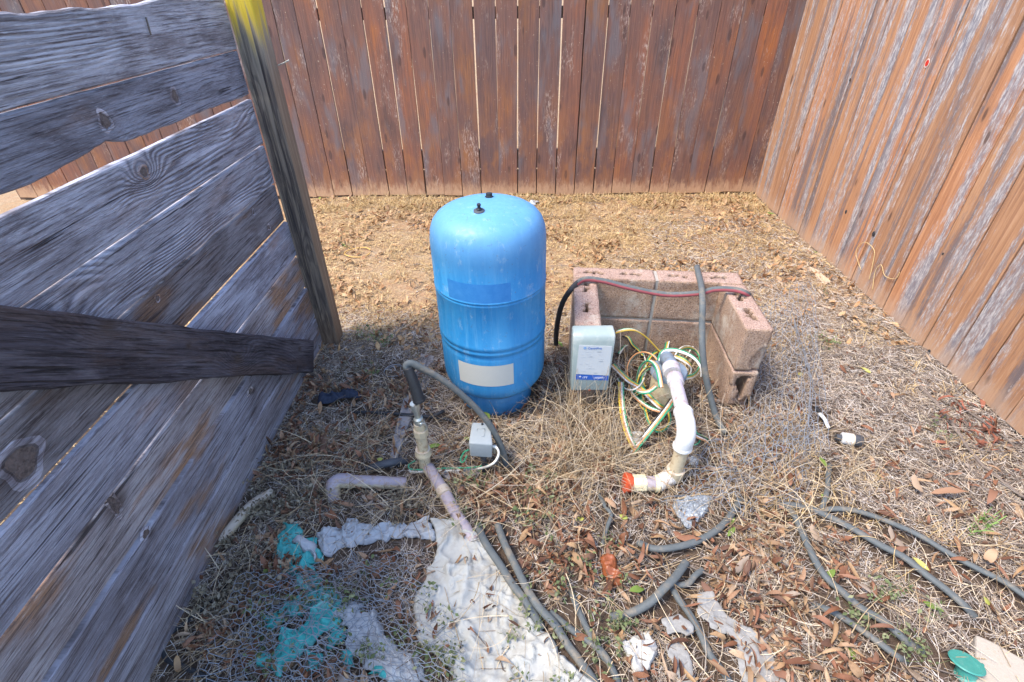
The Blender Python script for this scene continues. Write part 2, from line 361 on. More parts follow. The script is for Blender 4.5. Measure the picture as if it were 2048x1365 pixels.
LEAFR = [(0, (.07, .032, .022)), (.2, (.20, .085, .045)), (.36, (.25, .125, .078)), (.5, (.12, .064, .045)), (.66, (.35, .225, .12)), (.78, (.24, .12, .075)), (.9, (.42, .29, .18)), (1, (.24, .20, .17))]
STRAWR = [(0, (.10, .075, .06)), (.3, (.33, .255, .19)), (.55, (.54, .43, .31)), (.8, (.52, .47, .43)), (1, (.70, .58, .40))]
GREYR = [(0, (.035, .027, .022)), (.32, (.14, .10, .082)), (.55, (.33, .265, .22)), (.8, (.54, .50, .47)), (1, (.66, .62, .56))]
GOLDR = [(0, (.30, .18, .08)), (.4, (.52, .36, .16)), (.75, (.64, .47, .23)), (1, (.46, .36, .24))]
def m_fabric(name, a, b, sc=120, dirt=(.35, .29, .2)):
    t = NT(name); o = t.obj(); n = t.noise(o, sc, 4, .7)
    c = t.mix(n, a, b); c = t.mix(t.mr(t.noise(o, 12, 5, .65), .5, .72, 0, .55), c, dirt)
    return t.fin(c, .9, n, .4, .002, .15)
GRD = m_ground(); MB_, MR_, MG_, MGD, MP_ = m_back(), m_right(), m_gate(), m_gate(True), m_post()
BLK = m_block(); TNK = m_tank()
RAIL = simple('rail_wood', (.13, .08, .055), .85, .35, 20, bump=.4)
BLACK = simple('black_rubber', (.022, .024, .028), .6, .3, 60, bump=.3)
DGREY = simple('dark_plastic', (.055, .06, .07), .55, .3, 40, bump=.2)
HOSE = simple('grey_rubber_hose', (.095, .107, .11), .65, .3, 55, .3, .25, (.20, .17, .13), 0, 22.)
HRED = simple('faded_red_stripe', (.30, .075, .085), .7, .2, 40, .3)
HBLK = simple('plain_black_hose', (.04, .038, .038), .6, .3, 45, .3, .15)  # plain black for the left end of the hose over the blocks
CREAM = m_pvc('cream_pvc', (.52, .44, .30), (.28, .22, .34), .25)
PURP = m_pvc('purple_primed_pvc', (.50, .42, .30), (.17, .15, .28), .7)
WPVC = m_pvc('stained_white_pvc', (.58, .56, .55), (.36, .32, .44), .7)
WHITE = simple('clean_white_pvc', (.60, .61, .61), .35, .04, 60, .5, .05)
YPVC = simple('yellowed_pvc', (.68, .62, .40), .45, .1, 60, .4, .1, (.4, .3, .18))
BROWNR = simple('brown_flap', (.36, .27, .17), .8, .2, 60, bump=.2)
ORANGE = simple('red_orange_plastic', (.58, .085, .03), .45, .2, 50, .4, .1, (.5, .16, .08))
METAL = simple('galvanised_metal', (.52, .54, .50), .38, .25, 70, .5, .2, (.32, .36, .30), .75)
GBOX = simple('grey_box_paint', (.28, .31, .32), .5, .07, 50, .4, .1, (.36, .37, .34))
GBOX2 = simple('pale_green_grey_paint', (.28, .34, .33), .5, .06, 30, .4, .1, (.42, .45, .42))
CAPG = simple('blue_grey_plastic', (.17, .22, .28), .5, .12, 50, .4, .1, (.12, .11, .10))
LAB = simple('paper_label', (.52, .55, .56), .7, .06, 220, .2, 0, (.56, .56, .52), 0, 120.)
LABC = simple('cream_label', (.50, .50, .46), .7, .05, 160, .2)
BLUEP = simple('blue_print', (.02, .10, .42), .6, .1, 60)
WPRINT = simple('white_print', (.7, .72, .75), .6, .05, 60)
WIREW = simple('wire_white', (.74, .73, .68), .45, .1, 60, dirt=(.5, .44, .34)); WIREY = simple('wire_yellow', (.66, .46, .05), .45, .15, 60, dirt=(.45, .36, .16))
WIREG = simple('wire_green', (.03, .28, .15), .45, .2, 60, dirt=(.10, .22, .14)); WIREK = simple('wire_black', (.03, .03, .032), .5, .2, 60)
WIREO = simple('wire_orange', (.60, .30, .14), .45, .15, 60)
MESHW = simple('zinc_wire', (.24, .27, .31), .5, .3, 40, .5, 0, (.25, .21, .18), .3)
LEAF, LEAFO = m_leaf('dry_leaf_mass', LEAFR), m_leaf('dry_leaf', LEAFR, False)
GREENR = [(0, (.10, .16, .03)), (.4, (.17, .26, .05)), (.7, (.33, .34, .08)), (1, (.42, .36, .12))]
LEAFG = m_leaf('green_leaf', GREENR, False); WEED = m_leaf('weed_leaf', [(0, (.07, .10, .04)), (.5, (.13, .17, .07)), (1, (.24, .25, .14))])
STRAW, GREYL, GOLD = m_leaf('straw', STRAWR), m_leaf('grey_litter', GREYR), m_leaf('golden_grass', GOLDR)
TWIG = simple('twig_bark', (.15, .12, .10), .9, .4, 40, bump=.5); CHIP = simple('pale_wood_chip', (.50, .36, .24), .85, .25, 30, bump=.4)
CLOTHW = m_fabric('white_cloth', (.34, .34, .315), (.44, .44, .41), 60, (.20, .16, .11)); TURQ = m_fabric('turquoise_plastic', (.035, .30, .29), (.10, .44, .42), 40, (.30, .46, .42))
PLW = m_fabric('white_plastic_sheet', (.34, .36, .38), (.46, .48, .50), 50, (.42, .40, .38)); CARP = m_fabric('grey_carpet', (.15, .145, .14), (.36, .355, .34), 110, (.30, .26, .22))
NAVY = m_fabric('navy_cloth', (.015, .02, .04), (.05, .06, .09), 140, (.06, .06, .07)); SLATE = simple('flat_stone', (.26, .24, .24), .9, .2, 30, bump=.5, dirt=(.30, .24, .19))
SLAB = simple('pale_concrete', (.36, .32, .27), .92, .14, 60, .1, .6, (.34, .28, .22), 0, 60.); TEAL = simple('teal_plastic', (.045, .24, .20), .5, .2, 50, .4, .1, (.20, .34, .28))
RED = simple('red_paint', (.45, .02, .008), .6, .1, 60); YELR = simple('amber_plastic', (.52, .32, .09), .6, .2, 60)
PINKR = simple('red_brown_splinter', (.24, .085, .05), .8, .4, 60); GROUT = simple('mortar', (.33, .30, .26), .95, .2, 120, bump=.6)
# ---------------------------------------------------------------- ground
def gz(P):
    P = np.atleast_2d(P)[:, :2]
    return (fbm(P, 2.2, 3, 3)-.5)*.035+(fbm(P, 12, 3, 9)-.5)*.012
def make_ground():
    xs = np.concatenate([[-60, -25, -10, -5], np.linspace(-3.2, 2.6, 150), [5, 10, 25, 60]])
    ys = np.concatenate([[-60, -20, -6, -2], np.linspace(-.4, 4.6, 140), [6, 10, 20, 40, 80, 160]])
    X, Y = np.meshgrid(xs, ys); P = np.c_[X.ravel(), Y.ravel()]
    z = gz(P)-.004
    far = (P[:, 1] > 4.1) | (P[:, 0] > 2.2) | (P[:, 0] < -3.3) | (P[:, 1] < -.5); z[far] *= .3
    n = len(xs); i = np.arange((len(ys)-1)*(n-1)); a = (i//(n-1))*n+i % (n-1)
    Fq = np.c_[a, a+1, a+n+1, a+n]
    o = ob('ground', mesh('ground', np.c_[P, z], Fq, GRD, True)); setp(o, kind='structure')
make_ground()
# ---------------------------------------------------------------- back fence
BF = 4.045
def warp_board(w_, th, h, seed, nz=10, nx=2, ragged=0., bot=None):
    """upright board, origin at foot centre, front face at y=0 facing -y"""
    rs = np.random.RandomState(seed); V = []; Fs = []
    zs = np.linspace(0, h, nz); bow = rs.uniform(-.002, .002); ph = rs.uniform(0, 6)
    le = rs.uniform(-.0012, .0012, nz); re_ = rs.uniform(-.0012, .0012, nz)
    for k, z in enumerate(zs):
        zz = z if 0 < k < nz-1 else z
        for j, (x, y) in enumerate(((-w_/2+le[k], 0), (w_/2+re_[k], 0), (w_/2+re_[k], th), (-w_/2+le[k], th))):
            dz = 0
            if k == 0 and bot is not None: dz = bot[0 if j in (0, 3) else 1]
            V.append((x+bow*math.sin(ph+z*3), y+.0015*math.sin(ph*2+z*2.2), zz+dz))
    for k in range(nz-1):
        for j in range(4):
            a = k*4+j; b = k*4+(j+1) % 4
            Fs.append((a, b, b+4, a+4))
    Fs.append((3, 2, 1, 0)); e = (nz-1)*4; Fs.append((e, e+1, e+2, e+3))
    return V, Fs
back = empty('board_fence', (0, BF, 0), 'brown stained board fence with bright gaps between planks, across the back behind the tank', 'fence')
gapsX = [-3.998, -3.85, -3.70, -3.552, -3.403, -3.255, -3.105, -2.955, -2.81, -2.66, -2.512, -2.36, -2.21, -2.062, -1.912, -1.752, -1.594, -1.449, -1.301, -1.153, -1.004, -.852, -.706, -.559, -.414, -.263, -.116, .031, .180, .332, .484, .636, .783, .932, 1.084, 1.234, 1.380, 1.529, 1.678, 1.822, 1.94]
gw = {-1.301: 9, -1.004: 7, -.852: 7, -.706: 8, -.263: 9, .031: 8, .180: 7, .332: 9, .484: 8, .636: 9, 1.084: 9, 1.529: 5, -1.594: 5, -1.153: 1.6, -.559: 2.6, -.414: 3, -.116: 1.4, -1.449: 3.5, .783: 3, .932: 2.5, 1.234: 3, 1.380: 3, 1.678: 2, 1.822: 2.5}
for i in range(len(gapsX)-1):
    a, b = gapsX[i], gapsX[i+1]
    ga, gb = gw.get(a, 4)/2000., gw.get(b, 4)/2000.
    w_ = b-a-ga-gb; x = (a+ga+b-gb)/2
    V, Fs = warp_board(w_, .017, 1.82+R_.uniform(-.01, .01), 100+i, bot=R_.uniform(-.004, .012, 2))
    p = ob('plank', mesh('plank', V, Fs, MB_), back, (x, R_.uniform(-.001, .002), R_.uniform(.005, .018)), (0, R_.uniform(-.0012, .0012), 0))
    bev(p, .0015, 1)
for z0, z1 in ((1.215, 1.285), (.22, .36), (1.70, 1.77)):
    ob('rail', mesh('rail', boxv(-4.02, 1.97, .0205, .058, z0+.0, z1), BOXF, RAIL), back)
ob('gap_backing', mesh('gap_backing', boxv(-4.02, 1.97, .0205, .038, -.03, .205), BOXF, RAIL), back)  # backing added behind the planks to make the low gaps dark
for x in (-3.4, -1.45, .49): ob('post', mesh('post', boxv(x-.045, x+.045, .0605, .15, -.05, 1.8), BOXF, RAIL), back)
for x in (-2.66, -.706, 1.234): pass
# nails on the bottom rail line
# ---------------------------------------------------------------- right fence
RX = 1.925
right = empty('board_fence', (RX, 0, 0), 'orange and grey weathered board fence of tight upright planks along the right side', 'fence')
ys = [4.03, 3.90, 3.745, 3.584, 3.372, 3.25, 3.095, 2.92, 2.749, 2.592, 2.436, 2.281, 2.126, 1.959, 1.796, 1.64, 1.463, 1.31, 1.15, .99, .84, .68, .52, .36, .2, .04]
RIGHTP = []
for i in range(len(ys)-1):
    b, a = ys[i], ys[i+1]; w_ = b-a-.0042
    V, Fs = warp_board(w_, .018, 1.95+R_.uniform(-.01, .01), 300+i, bot=R_.uniform(-.006, .006, 2))
    p = ob('plank', mesh('plank', V, Fs, MR_), right, (R_.uniform(-.0035, .0035), (a+b)/2, .004), (rad(90)*0, 0, -rad(90)))
    bev(p, .0025, 2); RIGHTP.append(p)
for z0, z1 in ((.25, .34), (1.25, 1.34)):
    ob('rail', mesh('rail', boxv(.0235, .062, .04, 3.99, z0, z1), BOXF, RAIL), right)
# red paint showing in a knot hole
q = PX(1855, 127, RX-.004)
V, Fs = lathe([(.013, 0), (.015, .0022), (.0115, .003), (.011, .0012)], 20); V[:, 0] *= 1.35
kn = ob('knot_rim', mesh('knot_rim', V, Fs, simple('pale_knot_rim', (.5, .36, .3), .8)), right, (q[0]-RX, q[1], q[2]), (0, -rad(90), 0))
V, Fs = lathe([(.0095, 0), (.009, .0036)], 18); V[:, 0] *= 1.4
ob('painted_knot', mesh('painted_knot', V, Fs, RED), right, (q[0]-RX, q[1], q[2]), (0, -rad(90), 0))['label'] = 'bright red painted knot'
for (x, y, s) in ((1747, 468, .010), (1692, 424, .008), (1886, 508, .004), (1820, 700, .004), (1700, 160, .006), (1858, 704, .008)):
    q = PX(x, y, RX-.0045); V, Fs = lathe([(s, 0), (s*.9, .0018), (s*.5, .0022)], 14); V[:, 0] *= 1.5
    ob('knot', mesh('knot', V, Fs, BLACK if s < .011 else TWIG), right, (q[0]-RX, q[1], q[2]), (0, -rad(90), 0))
# ---------------------------------------------------------------- gate at the left
GX = -.945
gate = empty('wooden_gate', (GX, 0, 0), 'weathered blue-grey wooden gate of horizontal boards with a diagonal brace, at the left', 'gate')
edges = [1.405, 1.252, 1.112, .941, .791, .636, .476, .320, .160, .006]
def rag(yv, seed, a):
    return (fbm(np.c_[yv, yv*0+seed], 9, 4, seed)-.5)*a
def gboard(z0, z1, y0, y1, x0, x1, seed, rt=.004, rb=.004, bite=None, mat=MG_, nv=90, topb=.003):
    yv = np.linspace(y0, y1, nv); zt = z1+rag(yv, seed, rt); zb = z0+rag(yv, seed+50, rb)
    if bite is not None: zb = zb+np.interp(yv, bite[0], bite[1])
    b = topb; V = []
    ring = 8
    for i in range(nv):
        t_, l_ = zt[i], zb[i]
        V += [(x1, yv[i], l_+b), (x1, yv[i], t_-b), (x1-b, yv[i], t_), (x0+b, yv[i], t_), (x0, yv[i], t_-b), (x0, yv[i], l_+b), (x0+b, yv[i], l_), (x1-b, yv[i], l_)]
    Fs = []
    for i in range(nv-1):
        for k in range(ring):
            k2 = (k+1) % ring; Fs.append((i*ring+k, i*ring+k2, (i+1)*ring+k2, (i+1)*ring+k))
    Fs.append(tuple(reversed(range(ring)))); Fs.append(tuple(range((nv-1)*ring, nv*ring)))
    return mesh('board', V, Fs, mat)
xo = [0, -.002, 0.000, -.001, -.003, .008, .006, .013, .015]
over = [0, -.002, 0, -.005, -.005, -.003, -.006, -.003, -.003]
gap = [(.0015, .0015), (.0015, 0), (.0, .0015), (.0015, .0015), (.0015, .0015), (.0015, .001), (.001, .0015), (.0015, .0015), (.0015, .002)]
for i in range(9):
    z1, z0 = edges[i], edges[i+1]; bite = None; rb = .003; rt = .003
    if i == 0: rt = .02
    if i == 1: bite = ([-.5, .4, .85, 1.0, 1.12, 1.2, 1.24, 1.30, 1.45, 1.7, 2.0], [.02, .018, .02, .012, .018, .026, .030, .016, .012, .008, .001]); rb = .012
    if i == 2: z1 = 1.096
    t_ = .016 if i in (3, 5, 6, 8) else .0
    me = gboard(z0+.0012, z1-.0012+over[i], -.6, 2.008, -.020+xo[i], xo[i], 10+i, rt, rb, bite, nv=130, topb=.005 if i in (5, 6, 8) else .0035)
    ob('board', me, gate).color = ([.6, .2, 1, 1, .15, .05, .1, .05, .05][i], [.05, .35, .2, .3, .8, .5, .9, .95, 1.][i], [.6, .25, .62, .5, .1, .75, .55, .5, .35][i], 1)
# knots standing in the boards
KD = simple('dark_knot', (.13, .10, .09), .9, .7, 130, bump=1., dirt=(.03, .022, .02), dsc=70.); KR = simple('knot_ring', (.22, .20, .21), .9, .4, 120, bump=.6)
for x, y, sy, sz, i in GKNOT:
    xf = GX+xo[i]; q = PX(x, y, xf)-[GX, 0, 0]
    a = np.linspace(0, 2*math.pi, 22, endpoint=False); rr = 1+.12*np.sin(a*3+x)+.07*np.sin(a*5+y); V = []
    for s_, h_ in ((1.5, -.002), (1.2, .0006), (1.0, .0016), (.86, -.0004), (.5, .0010), (.12, .0014)): V += [(q[0]+h_, q[1]+sy*s_*r_*math.cos(t_), q[2]+sz*s_*r_*math.sin(t_)) for t_, r_ in zip(a, rr)]
    Fs = [(k*22+j, k*22+(j+1) % 22, (k+1)*22+(j+1) % 22, (k+1)*22+j) for k in range(5) for j in range(22)]+[tuple(range(110, 132))]
    ob('knot', mesh('knot', V, Fs, [MG_, KD], True, [0]*66+[1]*45), gate)
# post and brace
V = boxv(-.0445, .0445, -.0445, .0445, -.05, 1.75)
bev(ob('post', mesh('post', V, BOXF, MP_), gate, (.0455, 2.055, 0), (0, 0, 0)), .006, 2)
q0, q1 = np.array([.768, .986]), np.array([1.852, .144]); dv = (q1-q0)/np.linalg.norm(q1-q0); nv_ = np.array([dv[1], -dv[0]])
if nv_[1] > 0: nv_ = -nv_
L = 1.372; n = 80; sv = np.linspace(-.75, L, n); ra = rag(sv, 71, .012); rb_ = rag(sv, 72, .016)
V = []
for i, s_ in enumerate(sv):
    for (x, t_) in ((.053, -.003), (.053, -.147), (.015, -.15), (.015, 0.)):
        V.append((x, s_, (t_+(ra[i] if t_ > -.05 else rb_[i]))+.075))
Fs = [(i*4+k, i*4+(k+1) % 4, (i+1)*4+(k+1) % 4, (i+1)*4+k) for i in range(n-1) for k in range(4)]+[(3, 2, 1, 0), tuple((n-1)*4+k for k in range(4))]
ang = math.atan2(dv[1], dv[0])
V = np.array(V)
br = ob('brace', mesh('brace', V, Fs, MGD), gate); c0 = q0+nv_*.075
br.location = (0.002, c0[0], c0[1]); br.rotation_euler = (ang, 0, 0); bev(br, .005, 2)
br.color = (.5, .5, .5, 1); br['label'] = 'dark diagonal brace board'
# bent nail in the post, and a screw slot on the top board
a = PY(556, 131, 2.03)-[GX, 0, 0]
tube('nail', [a, a+[.02, -.004, .006], a+[.045, -.006, .016]], .0022, METAL, gate, seg=8)
a = PX(291, 35, GX+.004)-[GX, 0, 0]; b = PX(301, 70, GX+.004)-[GX, 0, 0]
tube('hook_stain', [a+[.001, 0, 0], b+[.001, 0, 0]], .0022, TWIG, gate, seg=6, flat=1)
# ---------------------------------------------------------------- blue tank
TC = np.array([-.083, 1.675]); TR = .204
tank = empty('pressure_tank', (TC[0], TC[1], 0), 'faded blue upright steel pressure tank with a blank cream label, mid yard', 'tank')
pr = [(.001, .830), (.035, .8295), (.07, .8275), (.10, .823), (.13, .8155), (.155, .805), (.175, .791), (.190, .772), (.199, .748), (.2035, .715), (TR, .69), (TR, .556), (TR+.0012, .5545), (TR+.0022, .551), (TR+.0012, .5475), (TR-.0012, .546), (TR-.0005, .543), (TR+.0015, .539), (TR, .535), (TR, .372), (TR+.0025, .367), (TR+.003, .358), (TR+.001, .350), (TR-.001, .347), (TR+.002, .341), (TR+.0025, .334), (TR-.003, .326), (TR-.0045, .318), (TR-.001, .308), (TR, .302), (TR, .170), (.2025, .150), (.199, .133), (.192, .119), (.183, .109), (.172, .104)]
pr = [(r, z) for r, z in pr][::-1]
V, Fs = lathe(pr, 96); ob('body', mesh('body', V, Fs, TNK, True), tank, rot=(0, rad(-.7), 0))
V, Fs = lathe([(.150, -.03), (.151, 0), (.153, .03), (.154, .092)], 64); ob('skirt', mesh('skirt', V, Fs, TNK, True), tank)
V, Fs = lathe([(.154, .088), (.163, .090), (.169, .097), (.170, .104), (.160, .109)], 64); ob('base_seam', mesh('base_seam', V, Fs, BLACK, True), tank)
# label wrapped on the front
def wraplab(x0, y0, x1, y1, mat, off=.0012, n=18, name='label'):
    V = []; c = TC
    def hit(x, y):
        r = ray(x, y); A = r[0]**2+r[1]**2; B = -2*(r[0]*c[0]+r[1]*c[1]); C = c.dot(c)-(TR+off)**2
        t_ = (-B-math.sqrt(B*B-4*A*C))/(2*A); return np.array([r[0]*t_, r[1]*t_, CAMH+r[2]*t_])
    a, b = hit(x0, y0), hit(x1, y1); a0 = math.atan2(a[1]-c[1], a[0]-c[0]); a1 = math.atan2(b[1]-c[1], b[0]-c[0])
    if a1 < a0: a1 += 2*math.pi
    for i in range(n):
        t_ = a0+(a1-a0)*i/(n-1)
        for z in (a[2], b[2]): V.append(((TR+off)*math.cos(t_), (TR+off)*math.sin(t_), z))
    Fs = [(2*i, 2*i+2, 2*i+3, 2*i+1) for i in range(n-1)]
    o = ob(name, mesh(name, V, Fs, mat, True), tank, rot=(0, rad(-.7), 0))
    return o
wraplab(918, 719, 1029, 768, LABC)
FADE = NT('old_label_ghost'); FADE = FADE.fin(FADE.mix(FADE.noise(FADE.obj(), 40, 5, .7), (.014, .165, .47), (.07, .28, .60)), .55)
wraplab(899, 556, 1026, 603, FADE, .0006, name='label_ghost')
# plugs
turned('plug', [(.0145, 0), (.0145, .006), (.011, .0065), (.011, .016), (.008, .018)], (-.003, .055, .8255), (0, .2, 1), BLACK, tank, 12)
q = PY(960, 457, TC[1]-.07); qq = q-np.array([TC[0], TC[1], 0])
turned('valve_seat', [(.0185, -.004), (.0185, .003), (.013, .006)], (qq[0], qq[1], .826), (0, -.16, 1), DGREY, tank, 24)
turned('valve_cap', [(.009, 0), (.009, .006), (.0055, .008), (.0055, .017), (.007, .018), (.006, .023)], (qq[0], qq[1], .8295), (0, -.16, 1), BLACK, tank, 12)
# ---------------------------------------------------------------- block enclosure
encl = empty('block_enclosure', tuple(G(1310, 700)), 'low U-shaped wall of pink concrete blocks around the well head, right of the tank', 'block wall')
EP = np.array(encl.location)
def block(lx, ly, lz, carve, p, rz, seed, cs=.0105, jit=.0016):
    nx, ny, nz = [max(2, int(round(a/cs))) for a in (lx, ly, lz)]
    g = np.zeros((nx+2, ny+2, nz+2), bool); I = np.indices((nx, ny, nz))
    c = [(I[k]+.5)/(nx, ny, nz)[k]*(lx, ly, lz)[k] for k in range(3)]
    keep = ~carve(*c) if carve else np.ones_like(c[0], bool)
    g[1:-1, 1:-1, 1:-1] = keep
    vid = {}; Fs = []; V = []
    def vi(a):
        if a not in vid: vid[a] = len(V); V.append((a[0]/nx*lx, a[1]/ny*ly, a[2]/nz*lz))
        return vid[a]
    QD = {(0, 1): [(1, 0, 0), (1, 1, 0), (1, 1, 1), (1, 0, 1)], (0, -1): [(0, 0, 0), (0, 0, 1), (0, 1, 1), (0, 1, 0)], (1, 1): [(0, 1, 0), (0, 1, 1), (1, 1, 1), (1, 1, 0)], (1, -1): [(0, 0, 0), (1, 0, 0), (1, 0, 1), (0, 0, 1)], (2, 1): [(0, 0, 1), (1, 0, 1), (1, 1, 1), (0, 1, 1)], (2, -1): [(0, 0, 0), (0, 1, 0), (1, 1, 0), (1, 0, 0)]}
    for (ax, s_), q in QD.items():
        sh = np.roll(g, -s_, axis=ax); F_ = g & ~sh
        for (i, j, k) in np.argwhere(F_):
            Fs.append([vi((i-1+a, j-1+b, k-1+c_)) for a, b, c_ in q])
    V = np.array(V); nb = [set() for _ in V]
    for f in Fs:
        for a in range(4): nb[f[a]].add(f[a-1]); nb[f[a]].add(f[(a+1) % 4])
    sm = np.array([V[list(b)].mean(0) for b in nb]); V = V*.72+sm*.28
    V2 = V+[seed*.37, 0, 0]
    V = V+np.c_[fbm(V2, 45, 2, 1)-.5, fbm(V2, 45, 2, 2)-.5, fbm(V2, 45, 2, 3)-.5]*jit*2.4
    V[:, 0] -= lx/2
    return ob('block', mesh('block', V, np.array(Fs), BLK, True), encl, np.array(p)-EP, (0, 0, rz))
def slots(cx_, w0=.018, ln=.10, depth=.05, H_=.195, ly=.1, wob=0):
    def f(x, y, z):
        m = np.zeros_like(x, bool)
        for c_ in cx_: m |= (np.abs(x-c_) < ln/2) & (np.abs(y-ly/2+.006*np.sin(x*160+wob)) < w0/2*(1+.5*np.sin(x*230))) & (z > H_-depth)
        return m
    return f
ZT = .395; HB = .193; TH = .098
A_, B_ = G(1147, 534, ZT), G(1476, 546, ZT)      # outer back corners of the top
dirb = (B_-A_)/np.linalg.norm(B_-A_); rzb = math.atan2(dirb[1], dirb[0]); LB = np.linalg.norm(B_-A_)
nb_ = np.array([dirb[1], -dirb[0], 0])            # towards the camera
hl = LB/2-.006
for c in (0, 1):
    for k in (0, 1):
        mid = A_+dirb*(hl/2+k*(hl+.012))+nb_*TH
        block(hl, TH, HB, slots([hl*.25, hl*.72], .017, .095, wob=k+c) if c else None, (mid[0], mid[1], c*(HB+.009)), rzb, 5+c*2+k)
m_ = A_+dirb*(hl+.006)+nb_*(TH-.002)
ob('mortar_joint', mesh('mortar_joint', boxv(-.0065, .0065, 0.001, TH-.008, 0, ZT-.003), BOXF, GROUT), encl, (m_[0]-EP[0], m_[1]-EP[1], 0), (0, 0, rzb))
ob('mortar_bed', mesh('mortar_bed', boxv(.004, LB-.004, .004, TH-.006, HB-.001, HB+.010), BOXF, GROUT), encl, (A_[0]+nb_[0]*TH-EP[0], A_[1]+nb_[1]*TH-EP[1], 0), (0, 0, rzb))
# left side
Lf = np.array([.222, 1.578, 0.]); Lb = A_+nb_*(TH+.006)
dl = Lb-Lf; dl[2] = 0; LL = np.linalg.norm(dl); rzl = math.atan2(dl[1], dl[0])
for c in (0, 1):
    mid = Lf+dl/2
    block(LL, TH, HB, slots([LL*.36, LL*.80], .018, .075, .05, HB, TH, 1.) if c else None, (mid[0]+TH*math.sin(rzl)*1.0, mid[1]-TH*math.cos(rzl), c*(HB+.009)), rzl, 21+c)
# right side, its front broken open below
Rb = G(1490, 566, ZT); Rf = G(1549, 657, ZT)
dr = Rf-Rb; dr[2] = 0; LR = np.linalg.norm(dr); rzr = math.atan2(dr[1], dr[0])+math.pi
def brk(x, y, z):
    u = x*0+y; hole = (np.abs(y-.050-.006*np.sin(z*60)) < .010+.012*np.clip((z-.06)/.1, 0, 1)) & (x < .10) & (z > .045) & (z < .172)
    chip = (x < .010+.008*np.sin(z*55+y*30)) & (z < .15)
    return hole | (chip & (z < .05+.03*np.sin(y*70))) | ((x < .02) & (y > .085) & (z < .12+.03*np.sin(x*90)))
def brk2(x, y, z):
    s_ = slots([LR*.30, LR*.72], .026, .085, .055, HB, TH, 2.)(x, y, z)
    return s_ | ((x < .012) & (y < .03+.015*np.sin(z*40)) & (z < .11))
for c in (0, 1):
    mid = (Rb+Rf)/2
    block(LR, TH, HB, brk2 if c else brk, (mid[0]+TH*math.sin(rzr)*0, mid[1], c*(HB+.009)-.006), rzr, 31+c)
# ---------------------------------------------------------------- control box
cb = empty('control_box', (.286, 1.535, .14), 'pale grey-green control box with white and blue label at the left block wall end', 'control box')
def rbox(w0, w1, d, h, b=.012):
    """front at y=0, bottom width w0, top width w1"""
    V = []; secs = [(0, w0, 0, d), (h-.03, w1, 0, d), (h-.010, w1, .008, d), (h, w1-.004, .026, d)]
    for z, w_, yf, yb in secs: V += [(-w_/2, yf, z), (w_/2, yf, z), (w_/2, yb, z), (-w_/2, yb, z)]
    Fs = [(3, 2, 1, 0), (12, 13, 14, 15)]+[(i*4+k, i*4+(k+1) % 4, i*4+4+(k+1) % 4, i*4+4+k) for i in range(3) for k in range(4)]
    return V, Fs
V, Fs = rbox(.142, .153, .066, .262)
bev(ob('cover', mesh('cover', V, Fs, GBOX2, True), cb, (0, -.033, 0)), .006, 3)
def quadbox(pts, th, name, mat, parent, org):
    V = [np.asarray(p)-org for p in pts]; V = V+[v-np.array([0, th, 0]) for v in V]
    return ob(name, mesh(name, V, [(0, 1, 2, 3), (7, 6, 5, 4), (0, 4, 5, 1), (1, 5, 6, 2), (2, 6, 7, 3), (3, 7, 4, 0)], mat), parent)
ORG = np.array([.286, 1.535, .14]); YF = 1.5015
lab = quadbox([PY(1152, 748, YF), PY(1217, 751, YF), PY(1224.5, 693, YF), PY(1158, 690.5, YF)], .001, 'label', LAB, cb, ORG)
band = quadbox([PY(1150.5, 759, YF), PY(1216, 761, YF), PY(1217, 752, YF), PY(1152, 749, YF)], .0012, 'label_band', BLUEP, cb, ORG)
def text(s_, size, mat, loc, rot, parent, name='lettering', th=.0004):
    cu = bpy.data.curves.new(name, 'FONT'); cu.body = s_; cu.size = size; cu.extrude = th
    o = bpy.data.objects.new('tmp', cu); COL.objects.link(o); dg = bpy.context.evaluated_depsgraph_get()
    me = bpy.data.meshes.new_from_object(o.evaluated_get(dg)); bpy.data.objects.remove(o); me.materials.clear(); me.materials.append(mat)
    r = ob(name, me, parent, loc, rot); return r
def onl(x, y, d=.0016): return PY(x, y, YF-d)-ORG
text('CentriPro', .0125, BLUEP, onl(1175.5, 699), (rad(90), rad(1), 0), cb)
text('ITT', .0125, WPRINT, onl(1165, 757.6), (rad(90), rad(1), 0), cb)
V, Fs = lathe([(.0045, 0), (.0045, .0006)], 4); ob('emblem', mesh('emblem', V, Fs, WPRINT), cb, onl(1160, 753.5), (rad(90), 0, 0))
V, Fs = lathe([(.0058, 0), (.0058, .0006)], 20); ob('emblem', mesh('emblem', V, Fs, simple('pale_blue_print', (.22, .36, .58), .6)), cb, onl(1170, 696.5), (rad(90), 0, 0))
mbx = MB()
for k in range(3): mbx.add(np.array(boxv(0, .034, 0, .0005, 0, .0008))+onl(1189, 757.5-k*1.2), BOXF)
ob('small_print', mbx.me('small_print', WPRINT), cb)['kind'] = 'stuff'
mbx = MB()
for k in range(10):
    for j in range(R_.randint(2, 5)):
        x0 = R_.uniform(.0, .085); mbx.add(np.array(boxv(x0, x0+R_.uniform(.004, .02), 0, .0004, 0, .0007))+onl(1160, 705)-np.array([0, 0, k*.011]), BOXF)
ob('small_print', mbx.me('small_print', simple('grey_print', (.45, .47, .5), .7)), cb)['kind'] = 'stuff'
turned('screw', [(.005, 0), (.005, .002), (.003, .003)], (.0, -.034, .004), (0, -1, 0), PINKR, cb, 12)
